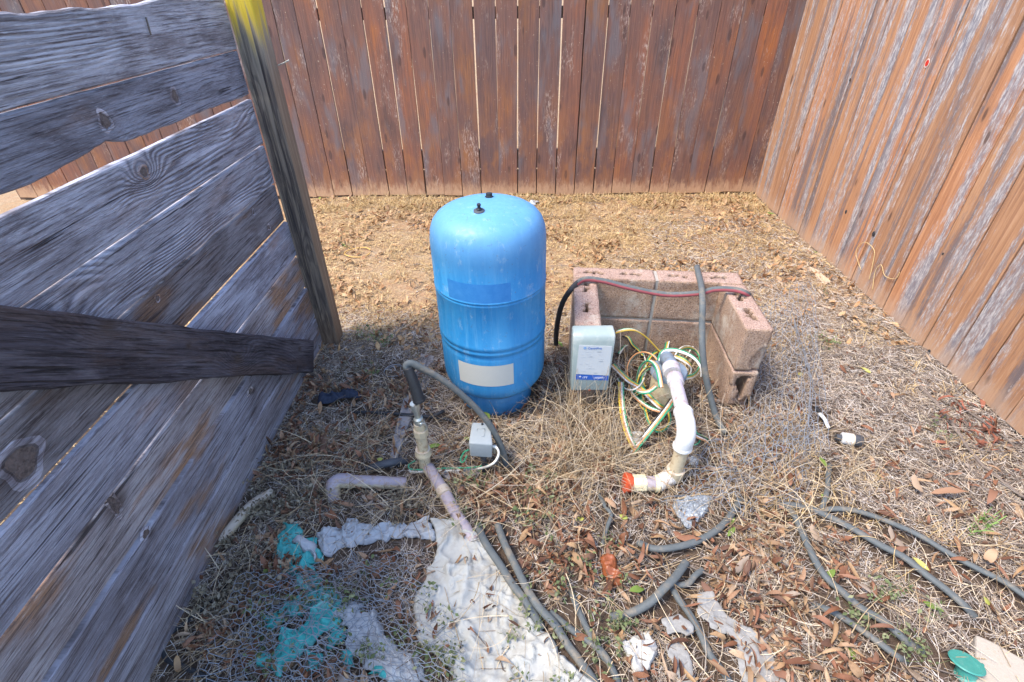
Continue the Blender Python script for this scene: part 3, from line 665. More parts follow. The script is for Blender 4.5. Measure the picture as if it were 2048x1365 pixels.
# ---------------------------------------------------------------- hoses over the blocks
def hose(pts, r, label, n=10, stripe=None, mats=None, flat=.8, cat='hose', name='hose', group=None, seg=14):
    o = tube(name, pts, r, mats or [HOSE, HRED], None, n, stripe=stripe, flat=flat, seg=seg)
    return setp(o, label, cat, group)
h1 = [G(1112, 690, .02), G(1113, 660, .12), G(1122, 615, .28), (*G(1140, 578, ZT+.0)[:2], ZT-.01), G(1166, 560, ZT+.016), G(1205, 562, ZT+.012), G(1260, 576, ZT-.01), G(1330, 589, ZT-.03), G(1395, 587, ZT-.005), G(1430, 579, ZT+.014), G(1470, 580, ZT+.016), G(1494, 588, ZT+.004), G(1504, 600, ZT-.06)]
o = tube('hose', h1, .0115, [HOSE, HRED, HBLK], None, 12, stripe=(200, 250), flat=.75, seg=16)
mi = np.zeros(len(o.data.polygons), np.int32); o.data.polygons.foreach_get('material_index', mi)
cz = np.array([p.center[0] for p in o.data.polygons]); mi[cz < .262] = 2; o.data.polygons.foreach_set('material_index', mi)
setp(o, 'red-striped grey hose lying left to right over the block wall, left end black', 'hose')
h2 = [G(1394, 534, ZT+.004), G(1396, 545, ZT+.018), G(1403, 575, ZT+.035), G(1405, 610, ZT+.02), G(1404, 650, ZT-.04), G(1405, 700, .28), G(1411, 750, .19), G(1421, 795, .10), G(1433, 835, .03), G(1450, 868, .0)]
hose(h2, .0125, 'grey hose with a red stripe hanging front to back over the block wall', 10, (215, 262), flat=.85)
# ---------------------------------------------------------------- well head
wh = empty('well_head', tuple(G(1320, 808)), 'round well casing with blue-grey cap and stained white pipe, inside the block wall', 'well head')
WO = np.array(wh.location)
WC = G(1338, 742, .17)-WO                                   # middle of the cap
def at(p): return np.asarray(p, float)-WO
turned('casing', [(.062, 0), (.062, WC[2]-.012), (.060, WC[2]-.01)], (WC[0], WC[1], 0), (0, 0, 1), CREAM, wh, 40)
turned('well_cap', [(.066, WC[2]-.016), (.071, WC[2]-.012), (.071, WC[2]+.004), (.067, WC[2]+.009), (.02, WC[2]+.011)], (WC[0], WC[1], 0), (0, 0, 1), CAPG, wh, 44)
for k in range(3):
    a = k*2.1+1.1; turned('bolt', [(.007, 0), (.007, .005), (.004, .009)], (WC[0]+.048*math.cos(a), WC[1]+.048*math.sin(a), WC[2]+.009), (0, 0, 1), PINKR, wh, 6)
e0 = at(G(1333, 716, .235)); e1 = at(G(1346, 742, .245)); e2 = at(G(1357, 790, .245)); e3 = at(G(1367, 828, .243))
tube('adapter', [at(G(1338, 738, .175)), at(G(1334, 724, .20)), e0, at(G(1340, 726, .243)), e1], .026, CAPG, wh, 6, seg=24)
turned('coupling', [(.028, 0), (.0325, .004), (.0325, .040), (.030, .044)], e1-.35*(e1-e0), e2-e1, WPVC, wh, 32)
d_ = (e2-e1)/np.linalg.norm(e2-e1)
turned('coupling', [(.027, 0), (.0295, .003), (.0295, .040), (.027, .043)], e1+d_*.034, e2-e1, WPVC, wh, 32)
tube('pipe', [e1+d_*.03, e2, e3], .0245, WPVC, wh, 6, seg=28)
vb = at(G(1346, 960, 0)); 
el = [e3-d_*.012, e3+d_*.010, at(G(1372, 850, .238)), at(G(1372, 872, .215)), np.array([vb[0]+.003, vb[1]+.001, .165])]
tube('elbow', el, [.0305, .0305, .031, .031, .0305, .030], WHITE, wh, 8, seg=32)['label'] = 'clean bright white elbow'
turned('elbow_rim', [(.031, 0), (.0325, .003), (.0325, .010), (.030, .012)], e3-d_*.014, d_, WHITE, wh, 32)
turned('elbow_rim', [(.030, 0), (.0325, .002), (.0325, .010), (.031, .013)], (vb[0]+.003, vb[1]+.001, .162), (0, 0, 1), WHITE, wh, 32)
turned('pipe', [(.0235, 0), (.0235, .15)], (vb[0], vb[1], .02), (0.02, 0, 1), CREAM, wh, 32)
turned('socket', [(.027, 0), (.031, .004), (.031, .046), (.027, .048)], (vb[0], vb[1], .012), (0, 0, 1), CREAM, wh, 32)
lx = at(G(1300, 968, .022)); 
tube('tee', [(vb[0], vb[1], .03), (vb[0]-.012, vb[1]-.004, .022), (vb[0]-.07, lx[1]-.002, .022)], [.028, .029, .027], m_pvc('dull_white_pvc', (.72, .68, .6), (.5, .42, .4), .3), wh, 6, seg=28)
xdir = np.array([-1, .02, 0.]); p0 = np.array([vb[0]-.062, lx[1], .022])
turned('band', [(.030, 0), (.030, .014)], p0, xdir, YPVC, wh, 32)
turned('pipe', [(.026, 0), (.026, .034)], p0+xdir*.014, xdir, PURP, wh, 32)
turned('hex_nut', [(.028, 0), (.0305, .003), (.0305, .045), (.028, .048)], p0+xdir*.044, xdir, YPVC, wh, 8, smooth=False)
o = turned('end_cap', [(.030, 0), (.033, .004), (.036, .02), (.037, .026), (.030, .028)], p0+xdir*.092, xdir+np.array([0, 0, .15]), ORANGE, wh, 8)
o['label'] = 'red-orange end cap'
# ---------------------------------------------------------------- flat cables
def cable(pts, mats, label, r=.0032, n=10, parent=None, group='striped wires coiled round the well head', tw=.0):
    C = spline(pts, n); T, N, B = frames(C); k0 = (len(mats)-1)/2.
    root = empty('flat_cable', C[0], label, 'wire', group)
    for k, m in enumerate(mats):
        ph = np.linspace(0, tw, len(C)); off = B*np.cos(ph)[:, None]+N*np.sin(ph)[:, None]
        V, Fs, M = tubev(C+off*(k-k0)*r*1.85-C[0], r, 8)
        ob('strand', mesh('strand', V, Fs, m, True), root)
    return root
W3, W4, W5 = [WIREW, WIREK, WIREG], [WIREY, WIREG, WIREK], [WIREW, WIREO, WIREY, WIREG]
g_ = lambda L_: [G(*p) for p in L_]
cable(g_([(1232, 665, .16), (1250, 660, .18), (1270, 661, .17), (1290, 673, .13), (1305, 688, .09), (1316, 700, .06), (1325, 712, .03)]), [WIREG, WIREW, WIREO, WIREY], 'white and yellow striped cable arching from the control box towards the well cap')
cable(g_([(1236, 668, .10), (1255, 675, .10), (1264, 690, .08), (1275, 700, .06), (1285, 712, .04)]), [WIREG, WIREY, WIREK], 'short yellow and green cable just right of the control box top')
cable(g_([(1332, 700, .05), (1338, 675, .10), (1350, 650, .16), (1368, 641, .19), (1388, 643, .18), (1400, 650, .14), (1400, 670, .10), (1392, 685, .07), (1380, 703, .05), (1372, 716, .05)]), [WIREG, WIREY, WIREW], 'yellow and green cable loop standing highest, behind the well cap', group=None, tw=.6)
cable(g_([(1318, 722, .20), (1326, 704, .215), (1345, 700, .22), (1370, 706, .21), (1390, 718, .19), (1402, 735, .16), (1403, 752, .12)]), [WIREG, WIREW, WIREW], 'white and green cable lying over the top of the well cap')
cable(g_([(1350, 712, .19), (1370, 722, .19), (1382, 734, .16), (1379, 748, .12), (1374, 756, .08)]), [WIREG, WIREY, WIREO, WIREW], 'orange and yellow cable round the right side of the well cap')
cable(g_([(1322, 775, .20), (1318, 750, .212), (1312, 732, .21), (1300, 722, .19), (1287, 728, .15), (1278, 745, .10), (1277, 765, .06), (1285, 790, .05)]), [WIREG, WIREW, WIREO], 'green and white cable bent over the left side of the well cap')
cable(g_([(1225, 730, .10), (1240, 745, .10), (1258, 762, .09), (1280, 775, .10), (1300, 795, .10), (1318, 812, .09), (1330, 818, .05)]), [WIREG, WIREY, WIREO, WIREW], 'yellow and orange cable running down in front of the casing')
cable(g_([(1262, 765, .08), (1264, 785, .06), (1280, 802, .06), (1300, 816, .07), (1318, 822, .07), (1338, 826, .04)]), [WIREG, WIREW, WIREO], 'white and green cable looping in front of the casing foot')
cable(g_([(1242, 765, .10), (1243, 800, .08), (1247, 835, .07), (1255, 865, .05), (1266, 890, .03), (1275, 905, .0)]), [WIREY, WIREO, WIREW, WIREG][::-1], 'long white and yellow cable hanging beside the grass tuft under the control box')
cable(g_([(1262, 908, .0), (1280, 885, .04), (1300, 860, .08), (1320, 835, .10), (1335, 815, .10), (1345, 800, .08)]), [WIREK, WIREW, WIREO, WIREG], 'broad white, black and green cable crossing the well casing foot', r=.0036)
cable(g_([(1283, 790, .06), (1290, 815, .05), (1296, 840, .04), (1312, 862, .03), (1330, 858, .03), (1340, 840, .04), (1335, 815, .05)]), [WIREY, WIREG], 'yellow and green cable loop lying below the casing')
cable(g_([(1375, 860, .08), (1395, 872, .07), (1412, 880, .04), (1420, 890, .01)]), [WIREG, WIREK, WIREW, WIREO], 'short striped cable end right of the white elbow')
cable(g_([(1385, 835, .10), (1392, 862, .08), (1400, 880, .05), (1390, 890, .03), (1372, 885, .04)]), [WIREG], 'single green wire right of the white elbow', r=.0026)
cable(g_([(1325, 700, .03), (1312, 705, .05), (1300, 715, .06), (1290, 735, .05), (1284, 758, .04), (1290, 775, .03)]), [WIREY, WIREG], 'yellow and green wire pair behind the left edge of the well cap')
for k, (x, y, z, sx, sy, m_, lb) in enumerate([(1288, 745, .10, 34, 40, [WIREG, WIREW, WIREO], 'large green and white cable loop hanging left of the well cap'), (1302, 780, .08, 26, 44, [WIREY, WIREK, WIREG], 'yellow and black cable loop low on the left side of the casing'),
        (1375, 725, .10, 26, 30, [WIREW, WIREY, WIREG], 'small white and yellow cable loop behind the upright pipe'), (1262, 735, .06, 30, 46, [WIREG, WIREW], 'thin green and white cable pair between the box and the casing')]):
    cable([G(x+sx*math.cos(a), y+sy*math.sin(a), z+.05*math.sin(a*1.5+k)) for a in np.linspace(.8+k, 5.9+k, 11)], m_, lb, tw=1.5)
# clear plastic cup fragment
V, Fs = lathe([(.012, 0), (.026, .055)], 24); V = V[:]; Fs = Fs[:-2]
t = NT('cloudy_plastic'); CLEAR = t.fin(t.mix(t.noise(t.obj(), 60, 4, .7), (.45, .46, .44), (.7, .7, .68)), .3, None, spec=.5); t.b.inputs['Transmission Weight'].default_value = .55
c_ = G(1275, 895, .0); o = ob('plastic_cup', mesh('plastic_cup', align(V, (0, 0, 0), (-.1, .25, 1)), Fs, CLEAR, True), None, c_); setp(o, 'small cloudy plastic cup standing in the straw between two striped cables', 'cup')
m = o.modifiers.new('s', 'SOLIDIFY'); m.thickness = .001
# ---------------------------------------------------------------- standpipe with hose
sb = G(851, 938); st = empty('standpipe', tuple(sb), 'cream standpipe with metal fitting and black sleeve, in front of and left of the tank', 'standpipe')
def V0(z): return (0, 0, z)
turned('pipe', [(.021, -.05), (.021, .10)], (0, 0, 0), (.02, .0, 1), CREAM, st, 28)
turned('coupling', [(.024, 0), (.029, .003), (.029, .014), (.026, .018), (.026, .03)], (.001, 0, .075), (.02, 0, 1), CREAM, st, 28)
turned('pipe', [(.019, 0), (.019, .08)], (.002, 0, .095), (.02, 0, 1), CREAM, st, 28)
turned('hex_nut', [(.0235, 0), (.0255, .003), (.0255, .028), (.024, .032)], (.004, 0, .172), (.02, 0, 1), CREAM, st, 8, False)
turned('thread', [(.019, 0), (.020, .004), (.019, .008), (.020, .012), (.019, .016), (.020, .020), (.019, .026)], (.004, 0, .204), (0, 0, 1), CREAM, st, 24)
turned('metal_fitting', [(.013, 0), (.017, .004), (.016, .028), (.010, .034), (.0105, .06), (.015, .072), (.0155, .095)], (.004, 0, .222), (-.07, .02, 1), METAL, st, 20)
tube('clamp', [(.004, -.018, .236), (.014, -.020, .246), (.024, -.012, .236), (.028, -.006, .214), (.022, -.002, .205)], .0042, METAL, st, 6, seg=8)
q = [np.array(PY(x, y, sb[1]+dy))-sb for x, y, dy in ((839, 803, 0), (832, 780, .01), (823, 755, .02), (815, 736, .03))]
tube('sleeve', q, [.0195, .0185, .0175, .0165, .0165], BLACK, st, 6, seg=22)
turned('sleeve_rim', [(.0205, 0), (.0215, .004), (.0205, .009)], q[0], q[1]-q[0], BLACK, st, 24)
q = [np.array(PY(x, y, sb[1]+dy)) for x, y, dy in ((818, 744, .03), (813, 731, .035), (824, 728, .04), (845, 738, .04), (880, 757, .04), (915, 783, .035), (950, 815, .03), (978, 848, .02), (995, 878, .01), (1006, 905, .0), (1013, 935, -.005))]
setp(tube('hose', q, [.013, .014, .0125, .012, .012, .0118, .0118], [HOSE, HRED], None, 9, flat=.8, seg=16), 'olive-grey hose arching from the black sleeve past the small grey box', 'hose')
# pressure switch
sw = empty('pressure_switch', tuple(G(973, 952)), 'small grey metal switch box on a dark stub pipe, in front of the tank', 'switch box')
SO = np.array(sw.location)
V = []
yf = SO[1]-.012
for (x, y, Y_) in ((940, 914, yf), (984, 917, yf), (986, 890, yf), (937, 886, yf)): V.append(PY(x, y, Y_)-SO)
T2 = [PY(985, 890, yf)-SO, PY(937, 887, yf)-SO]
zt = V[2][2]+.020
zt = V[2][2]+.012; T_ = [G(980, 845, zt)-SO, G(944, 844, zt)-SO]
V += [(T_[1][0], T_[1][1], V[0][2]), (T_[0][0], T_[0][1], V[1][2]), tuple(T_[0]), tuple(T_[1])]
bev(ob('cover', mesh('cover', V, [(0, 1, 2, 3), (5, 4, 7, 6), (3, 2, 6, 7), (1, 5, 6, 2), (4, 0, 3, 7), (4, 5, 1, 0)], GBOX, True), sw), .006, 3)
cen = np.mean(V, 0)
turned('stub_pipe', [(.0115, -.03), (.0115, cen[2]-.02)], (cen[0]+.004, cen[1], 0), (0, 0, 1), DGREY, sw, 16)
turned('screw', [(.004, 0), (.004, .006)], (cen[0]+.004, V[6][1]-.010, zt-.003), (0, 0, 1), BLACK, sw, 10)
mm = (np.array(V[2])+V[3]+V[6]+V[7])/4
for s_ in (.016,):
    tt = MB()
    for a in range(4):
        c_, e_ = [(-s_, -s_), (s_, -s_), (s_, s_), (-s_, s_)][a], [(-s_, -s_), (s_, -s_), (s_, s_), (-s_, s_)][(a+1) % 4]
        P0, P1 = mm+[c_[0]*.8, c_[1], 0.0015+c_[1]*.12], mm+[e_[0]*.8, e_[1], 0.0015+e_[1]*.12]
        tt.add(*tubev([P0, P1], .0009, 6)[:2])
    ob('embossed_ring', tt.me('embossed_ring', GBOX, True), sw)
tube('wire', [PY(985, 893, yf+.02)-SO, PY(994, 897, yf+.01)-SO, PY(997, 910, yf)-SO, PY(985, 928, yf-.01)-SO, G(955, 938, .012)-SO, G(900, 942, .012)-SO, G(850, 943, .012)-SO, G(825, 944, .012)-SO, G(818, 940, .02)-SO], .0042, WIREW, sw, 8)['label'] = 'white wire'
tube('wire', [G(975, 930, .02)-SO, G(940, 936, .02)-SO, G(890, 937, .02)-SO, G(840, 940, .02)-SO, G(820, 938, .025)-SO, G(818, 930, .04)-SO, G(830, 922, .03)-SO], .003, WIREG, sw, 8)['label'] = 'green wire'
tube('wire', [PY(938, 900, yf+.02)-SO, PY(928, 905, yf+.02)-SO, PY(921, 920, yf+.01)-SO, PY(926, 925, yf)-SO, PY(934, 912, yf)-SO], .0022, WIREG, sw, 8)
turned('connector', [(.006, 0), (.006, .02), (.0075, .022), (.0075, .03)], PY(990, 905, yf+.02)-SO, (0, 0, 1), METAL, sw, 12)
# ---------------------------------------------------------------- stained pipes on the ground
def vpipe(name, pts, r, mat, label, n=6):
    root = empty(name, tuple(pts[0]), label, 'pipe'); return root
pe = empty('bent_pipe', tuple(G(668, 985)), 'purple-stained cream pipe with an elbow lying in dead grass near the gate', 'pipe'); PO = np.array(pe.location)
tube('elbow', [G(668, 1003, -.01)-PO, G(666, 985, .012)-PO, G(667, 970, .03)-PO, G(680, 962, .034)-PO, G(702, 963, .033)-PO], [.0235, .0245, .025, .025, .025], PURP, pe, 7, seg=28)
tube('pipe', [G(700, 963, .033)-PO, G(760, 965, .03)-PO, G(812, 968, .012)-PO], .0215, PURP, pe, 6, seg=28)
turned('rib', [(.0255, 0), (.0255, .006)], G(700, 963, .033)-PO, G(760, 965, .03)-G(700, 963, .033), PURP, pe, 28)
dp = empty('drain_pipe', tuple(G(865, 945)), 'long cream and purple-stained pipe running from the standpipe towards the white cloth', 'pipe'); DO = np.array(dp.location)
tube('pipe', [G(856, 935, .02)-DO, G(872, 960, .022)-DO, G(892, 992, .02)-DO, G(908, 1022, .018)-DO, G(930, 1058, .015)-DO, G(948, 1085, .01)-DO], .0215, PURP, dp, 8, seg=28)
turned('coupling', [(.024, 0), (.0245, .03)], G(884, 978, .022)-DO, G(900, 1005, .02)-G(884, 978, .022), CREAM, dp, 28)
setp(tube('pipe', [G(545, 985, .01), G(505, 1010, .018), G(470, 1048, .018), G(440, 1085, .01)], [.016, .017, .017, .015], CREAM, None, 8, seg=20), 'weathered cream pipe lying half hidden along the bottom edge of the gate', 'pipe')
setp(tube('cable', [G(500, 1108, .01), G(455, 1165, .008), G(420, 1205, .008), G(385, 1235, .008), G(338, 1270, .008), G(326, 1290, .01), G(332, 1318, .01), G(365, 1333, .01), G(410, 1355, .006), G(450, 1390, .0)], [.0035, .0045, .006, .006, .007, .007], BLACK, None, 8), 'black cable curving out from under the gate at the lower left', 'cable')
# ---------------------------------------------------------------- hoses on the ground
def gh(pts, label, r=.0125, z=.023, stripe=None, **k): return hose([G(x, y, (zz[0]*1.35 if zz else z)) for x, y, *zz in pts], r*.88, label, stripe=stripe, **k)
gh([(1552, 1013), (1578, 1010), (1610, 1015), (1650, 1030), (1700, 1055), (1760, 1090), (1808, 1115), (1850, 1148), (1890, 1178), (1925, 1208), (1950, 1235, .0)], 'longest grey hose on the right, curving down from the straw to the lower right', .0125)
gh([(1640, 1021, .004), (1680, 1018), (1720, 1024), (1780, 1045), (1840, 1072), (1900, 1108), (1960, 1140), (2010, 1165), (2060, 1200)], 'outermost grey hose on the right, running out of the picture at the right edge', .0105)
gh([(1552, 1013, .018), (1570, 1014, .012), (1588, 1030), (1600, 1055), (1615, 1090), (1635, 1130), (1655, 1158), (1680, 1180), (1720, 1215), (1770, 1245), (1810, 1280), (1845, 1305, .0)], 'grey hose bending sharply down beside the brown leaves, inside the two long ones')
gh([(1625, 1210, .002), (1660, 1222), (1700, 1245), (1750, 1280), (1790, 1310), (1812, 1325, .0)], 'short grey hose with a dark red stripe near the bottom right', .011, stripe=(180, 235))
gh([(1660, 930, .004), (1656, 955), (1655, 975), (1650, 1000), (1640, 1025, .0)], 'short dark grey hose piece standing behind the fork of the hoses', .0095)
gh([(1480, 1000, .01), (1462, 1030), (1440, 1055), (1405, 1078), (1360, 1093), (1310, 1098), (1275, 1085, .0)], 'grey hose curving under the dry leaves below the bubble wrap', .0125)
gh([(1372, 1125, .02), (1350, 1155, .03), (1325, 1180, .03), (1300, 1205, .02), (1265, 1225, .008), (1220, 1235, .0)], 'thick grey hose end slanting up to the right over another hose', .0135)
gh([(1340, 1165, .01), (1355, 1195, .012), (1380, 1230, .012), (1402, 1270, .012), (1420, 1310, .012), (1450, 1350, .0), (1480, 1400, .0)], 'grey hose running down between the grey carpet scraps', .0115)
gh([(1405, 1140, .012), (1390, 1152, .014), (1375, 1168, .012), (1350, 1170, .01)], 'small bent grey hose piece beside the crossing hoses', .010)
gh([(955, 1050, .02), (970, 1085, .028), (1000, 1130, .03), (1022, 1165, .03), (1045, 1195, .028), (1065, 1225, .02), (1085, 1260, .01)], 'grey hose lying along the right edge of the white cloth, left one of the pair', .0135, flat=.7)
gh([(995, 1050, .02), (1010, 1090, .03), (1035, 1140, .034), (1055, 1180, .034), (1078, 1215, .03), (1110, 1250, .022), (1135, 1290, .015), (1165, 1330, .012), (1200, 1380, .01)], 'grey hose along the right edge of the white cloth, right one of the pair', .013, flat=.8)
gh([(1100, 1225, .008), (1150, 1265, .012), (1200, 1300, .012), (1225, 1340, .012), (1245, 1390, .0)], 'grey hose half buried in leaves left of the white torn paper', .0105)
gh([(1140, 1180, .0), (1165, 1240, .01), (1195, 1295, .014), (1215, 1325, .006)], 'dark grey hose piece under the dead grass beside the white cloth', .010)
gh([(1195, 985, .0), (1210, 1012, .014), (1222, 1030, .014), (1212, 1060, .012), (1205, 1090, .0)], 'thin grey hose piece below the red-orange pipe cap', .008)
gh([(700, 825, .004), (745, 825, .010), (790, 828, .012), (840, 832, .010), (890, 838, .008), (912, 845, .0)], 'thin black hose lying behind the standpipe', .008, mats=[BLACK])
gh([(866, 832, .02), (880, 826, .024), (887, 822, .02)], 'short black rubber stub beside the metal fitting', .009, mats=[BLACK])
gh([(735, 940, .0), (755, 932, .016), (785, 925, .02), (812, 922, .0)], 'dark rubber pipe piece behind the purple-stained elbow pipe', .018, mats=[DGREY])
# ---------------------------------------------------------------- sheets (cloth, carpet, plastic)
def sheet(name, left, right_, mat, label, cat, h=.012, base=.006, nu=40, nv=60, th=.0015, seed=1, fold=(14, 30), fa=.010, edge=.012, smooth=True, ez=.5):
    """a crumpled sheet whose two long edges are given as photo-plane polylines on the ground"""
    L_ = np.array([G(*p)[:2] for p in left]); Q_ = np.array([G(*p)[:2] for p in right_])
    def rs(A):
        A = spline(A, 8); s_ = np.r_[0, np.cumsum(np.linalg.norm(np.diff(A, axis=0), axis=1))]; u = np.linspace(0, s_[-1], nv)
        return np.c_[np.interp(u, s_, A[:, 0]), np.interp(u, s_, A[:, 1])]
    L_, Q_ = rs(L_), rs(Q_); u = np.linspace(0, 1, nu)[None, :, None]
    P = (L_[:, None]*(1-u)+Q_[:, None]*u).reshape(-1, 2)
    P = P+(np.c_[fbm(P, 26, 3, seed), fbm(P, 26, 3, seed+5)]-.5)*edge*2*(2.6 if name.startswith('plastic') else 1.)
    wv = fbm(P, 7, 3, seed+3)*6.3+seed
    if name == 'cloth': P = P+(np.c_[fbm(P, 9, 2, 71), fbm(P, 9, 2, 72)]-.5)*.02
    a_ = P[:, 0]*fold[0]+P[:, 1]*fold[1]
    r1 = 1-np.abs(np.sin(wv*2+a_*.5)); r2 = 1-np.abs(np.sin(fbm(P, 11, 2, seed+9)*9+P[:, 0]*fold[1]*.9-P[:, 1]*fold[0]))
    r3 = 1-np.abs(2*fbm(P, 16, 3, seed+21)-1)*3; Z = base+r3.clip(0, 1)**3*fa*.9+fbm(P, 6, 3, seed+2)*h+(r1**2*fa+r2**2.5*fa*.8)*(fbm(P, 5, 2, seed+4))*1.6+(fbm(P, 60, 2, seed)-.5)*.003
    uu = np.tile(np.linspace(0, 1, nu), nv); vv = np.repeat(np.linspace(0, 1, nv), nu)
    e = np.minimum(np.minimum(uu, 1-uu)*nu/3., np.minimum(vv, 1-vv)*nv/3.).clip(0, 1)
    Z = Z*(ez+(1-ez)*e)
    i = np.arange((nv-1)*(nu-1)); a = (i//(nu-1))*nu+i % (nu-1)
    P3 = np.c_[P, Z]; c = P3.mean(0)*[1, 1, 0]
    o = ob(name, mesh(name, P3-c, np.c_[a, a+1, a+nu+1, a+nu], mat, smooth), None, c); m = o.modifiers.new('s', 'SOLIDIFY'); m.thickness = th
    return setp(o, label, cat)
sheet('cloth', [(858, 1040), (872, 1075), (876, 1110), (858, 1150), (832, 1195), (828, 1240), (846, 1290), (875, 1320), (905, 1365), (940, 1430)], [(900, 1040), (948, 1072), (985, 1110), (1010, 1150), (1040, 1190), (1062, 1225), (1100, 1280), (1150, 1335), (1190, 1375), (1240, 1440)], CLOTHW, 'large crumpled dirty white cloth spread on the ground at the bottom centre', 'cloth', .02, .012, 90, 150, fold=(26, 12), fa=.012, seed=4)
sheet('plastic_sheet', [(640, 1075), (655, 1056), (690, 1052), (740, 1048), (790, 1058), (830, 1045), (870, 1040)], [(645, 1100), (662, 1112), (690, 1105), (735, 1090), (785, 1082), (835, 1078), (885, 1085)], PLW, 'crumpled strip of thin white plastic above the turquoise bag', 'plastic', .010, .004, 50, 110, fold=(90, 40), fa=.014, seed=12)
sheet('plastic_bag', [(556, 1065), (548, 1100), (560, 1135), (590, 1165), (600, 1190), (572, 1215), (560, 1240)], [(598, 1052), (625, 1080), (640, 1105), (628, 1140), (650, 1160), (665, 1185), (620, 1225)], TURQ, 'turquoise plastic bag scrap lying furthest from the camera under dead leaves', 'plastic bag', .015, .004, 26, 50, fold=(30, 70), fa=.014, seed=21)
sheet('plastic_bag', [(662, 1180), (625, 1215), (600, 1260), (570, 1290), (525, 1310), (520, 1340)], [(690, 1200), (678, 1240), (650, 1270), (625, 1290), (600, 1325), (560, 1350)], TURQ, 'larger torn turquoise plastic bag under the chicken wire at the lower left', 'plastic bag', .018, .012, 30, 60, fold=(60, 40), fa=.014, seed=25)
sheet('plastic_bag', [(668, 1262), (662, 1280), (655, 1300)], [(690, 1268), (688, 1285), (672, 1298)], TURQ, 'small turquoise plastic scrap just right of the larger torn bag', 'plastic bag', .01, .012, 12, 12, fa=.008, seed=28)
for k, (x, y, a, w_, lb) in enumerate([(585, 1062, 16, 10, 'tiny turquoise shred at the top left of the bag scraps'), (645, 1200, 22, 14, 'ragged turquoise shred between the two larger bag scraps'), (548, 1245, 26, 10, 'pale turquoise shred at the left under the chicken wire'),
        (700, 1330, 16, 12, 'turquoise shred near the bottom, left of the white plastic'), (755, 1340, 14, 10, 'small turquoise shred beside the bottom of the white plastic'), (620, 1335, 20, 16, 'turquoise shred at the lower right of the larger torn bag')]):
    sheet('plastic_bag', [(x-a, y-w_), (x-a*.7, y), (x-a*.9, y+w_)], [(x+a*.6, y-w_*1.4), (x+a, y-w_*.3), (x+a*.5, y+w_*.8)], TURQ, lb, 'plastic bag', .01, .016, 12, 12, seed=80+k, fa=.01)
sheet('plastic_sheet', [(590, 1085), (595, 1100), (612, 1120)], [(610, 1080), (628, 1100), (628, 1128)], PLW, 'folded white plastic patch on the upper turquoise scrap', 'plastic', .012, .03, 14, 18, fa=.008, seed=31)
sheet('plastic_sheet', [(680, 1212), (672, 1240), (690, 1270), (715, 1300), (730, 1330), (780, 1370)], [(715, 1208), (740, 1235), (765, 1262), (800, 1295), (835, 1325), (850, 1370)], PLW, 'torn white plastic sheet under the chicken wire between the bag and the cloth', 'plastic', .015, .010, 30, 50, fold=(40, 20), fa=.012, seed=33)
sheet('carpet_scrap', [(1395, 1200), (1395, 1240), (1425, 1265), (1470, 1290), (1475, 1330), (1480, 1372)], [(1420, 1198), (1445, 1235), (1490, 1265), (1530, 1300), (1545, 1335), (1570, 1375)], CARP, 'largest pale grey carpet scrap at the bottom, folded and dirty', 'carpet', .008, .012, 40, 60, .006, 41, fa=.005, ez=.9)
sheet('carpet_scrap', [(1322, 1245), (1330, 1265), (1335, 1282)], [(1355, 1238), (1378, 1255), (1388, 1272)], CARP, 'small pale grey carpet scrap left of the hose between the scraps', 'carpet', .008, .012, 24, 20, .006, 43, fa=.004, ez=.9)
sheet('carpet_scrap', [(1326, 1295), (1335, 1325), (1350, 1365), (1355, 1390)], [(1355, 1285), (1370, 1310), (1382, 1340), (1390, 1390)], CARP, 'narrow grey carpet scrap at the bottom edge beside the torn white paper', 'carpet', .008, .012, 24, 36, .006, 47, fa=.004, ez=.9)
sheet('torn_paper', [(1240, 1280), (1250, 1320), (1268, 1350)], [(1298, 1265), (1312, 1300), (1305, 1345)], simple('flaking_white', (.45, .44, .41), .8, .12, 60, bump=.3), 'torn crumpled white paper among leaves at the bottom centre', 'paper', .03, .008, 26, 26, .001, 51, fold=(90, 60), fa=.02)
sheet('wrapper', [(1198, 1118), (1204, 1145), (1210, 1172), (1216, 1184)], [(1226, 1118), (1238, 1140), (1244, 1165), (1238, 1178)], simple('orange_wrapper', (.25, .075, .028), .4, .25, 60, .5, .2), 'crumpled bright orange-brown wrapper among the dry leaves', 'wrapper', .02, .02, 20, 20, .001, 55, fold=(60, 90), fa=.014)
t = NT('bubble_plastic'); vb_ = t.n('TexVoronoi', 0, {'Vector': t.obj(), 'Scale': 90.})
BUB = t.fin(t.mix(vb_, (.62, .66, .70), (.40, .44, .48)), .12, vb_, 1., .006, .6); t.b.inputs['Transmission Weight'].default_value = .5
sheet('bubble_wrap', [(1345, 1008), (1346, 1030), (1368, 1062)], [(1395, 998), (1428, 1005), (1390, 1058)], BUB, 'piece of clear bubble wrap on the dry leaves below the capped pipe', 'bubble wrap', .02, .015, 30, 30, .001, 58, fold=(80, 60), fa=.012)
sheet('rag', [(640, 803), (642, 812), (650, 816), (690, 806), (722, 802)], [(645, 797), (668, 796), (690, 793), (710, 790), (728, 797)], NAVY, 'black twisted rag lying on the ground between the gate post and the standpipe', 'rag', .025, .02, 14, 40, .002, 61, fold=(120, 20), fa=.014)
sheet('foil_scrap', [(1372, 922), (1376, 935)], [(1398, 920), (1392, 940)], PLW, 'small scrap of white paper just right of the cream pipe socket', 'paper', .01, .02, 10, 10, .001, 63, fa=.01)
sheet('plastic_scrap', [(1058, 408), (1062, 414)], [(1074, 404), (1076, 413)], PLW, 'tiny white plastic scrap on the ground behind the tank, at its right shoulder', 'plastic', .02, .01, 8, 8, .001, 65)
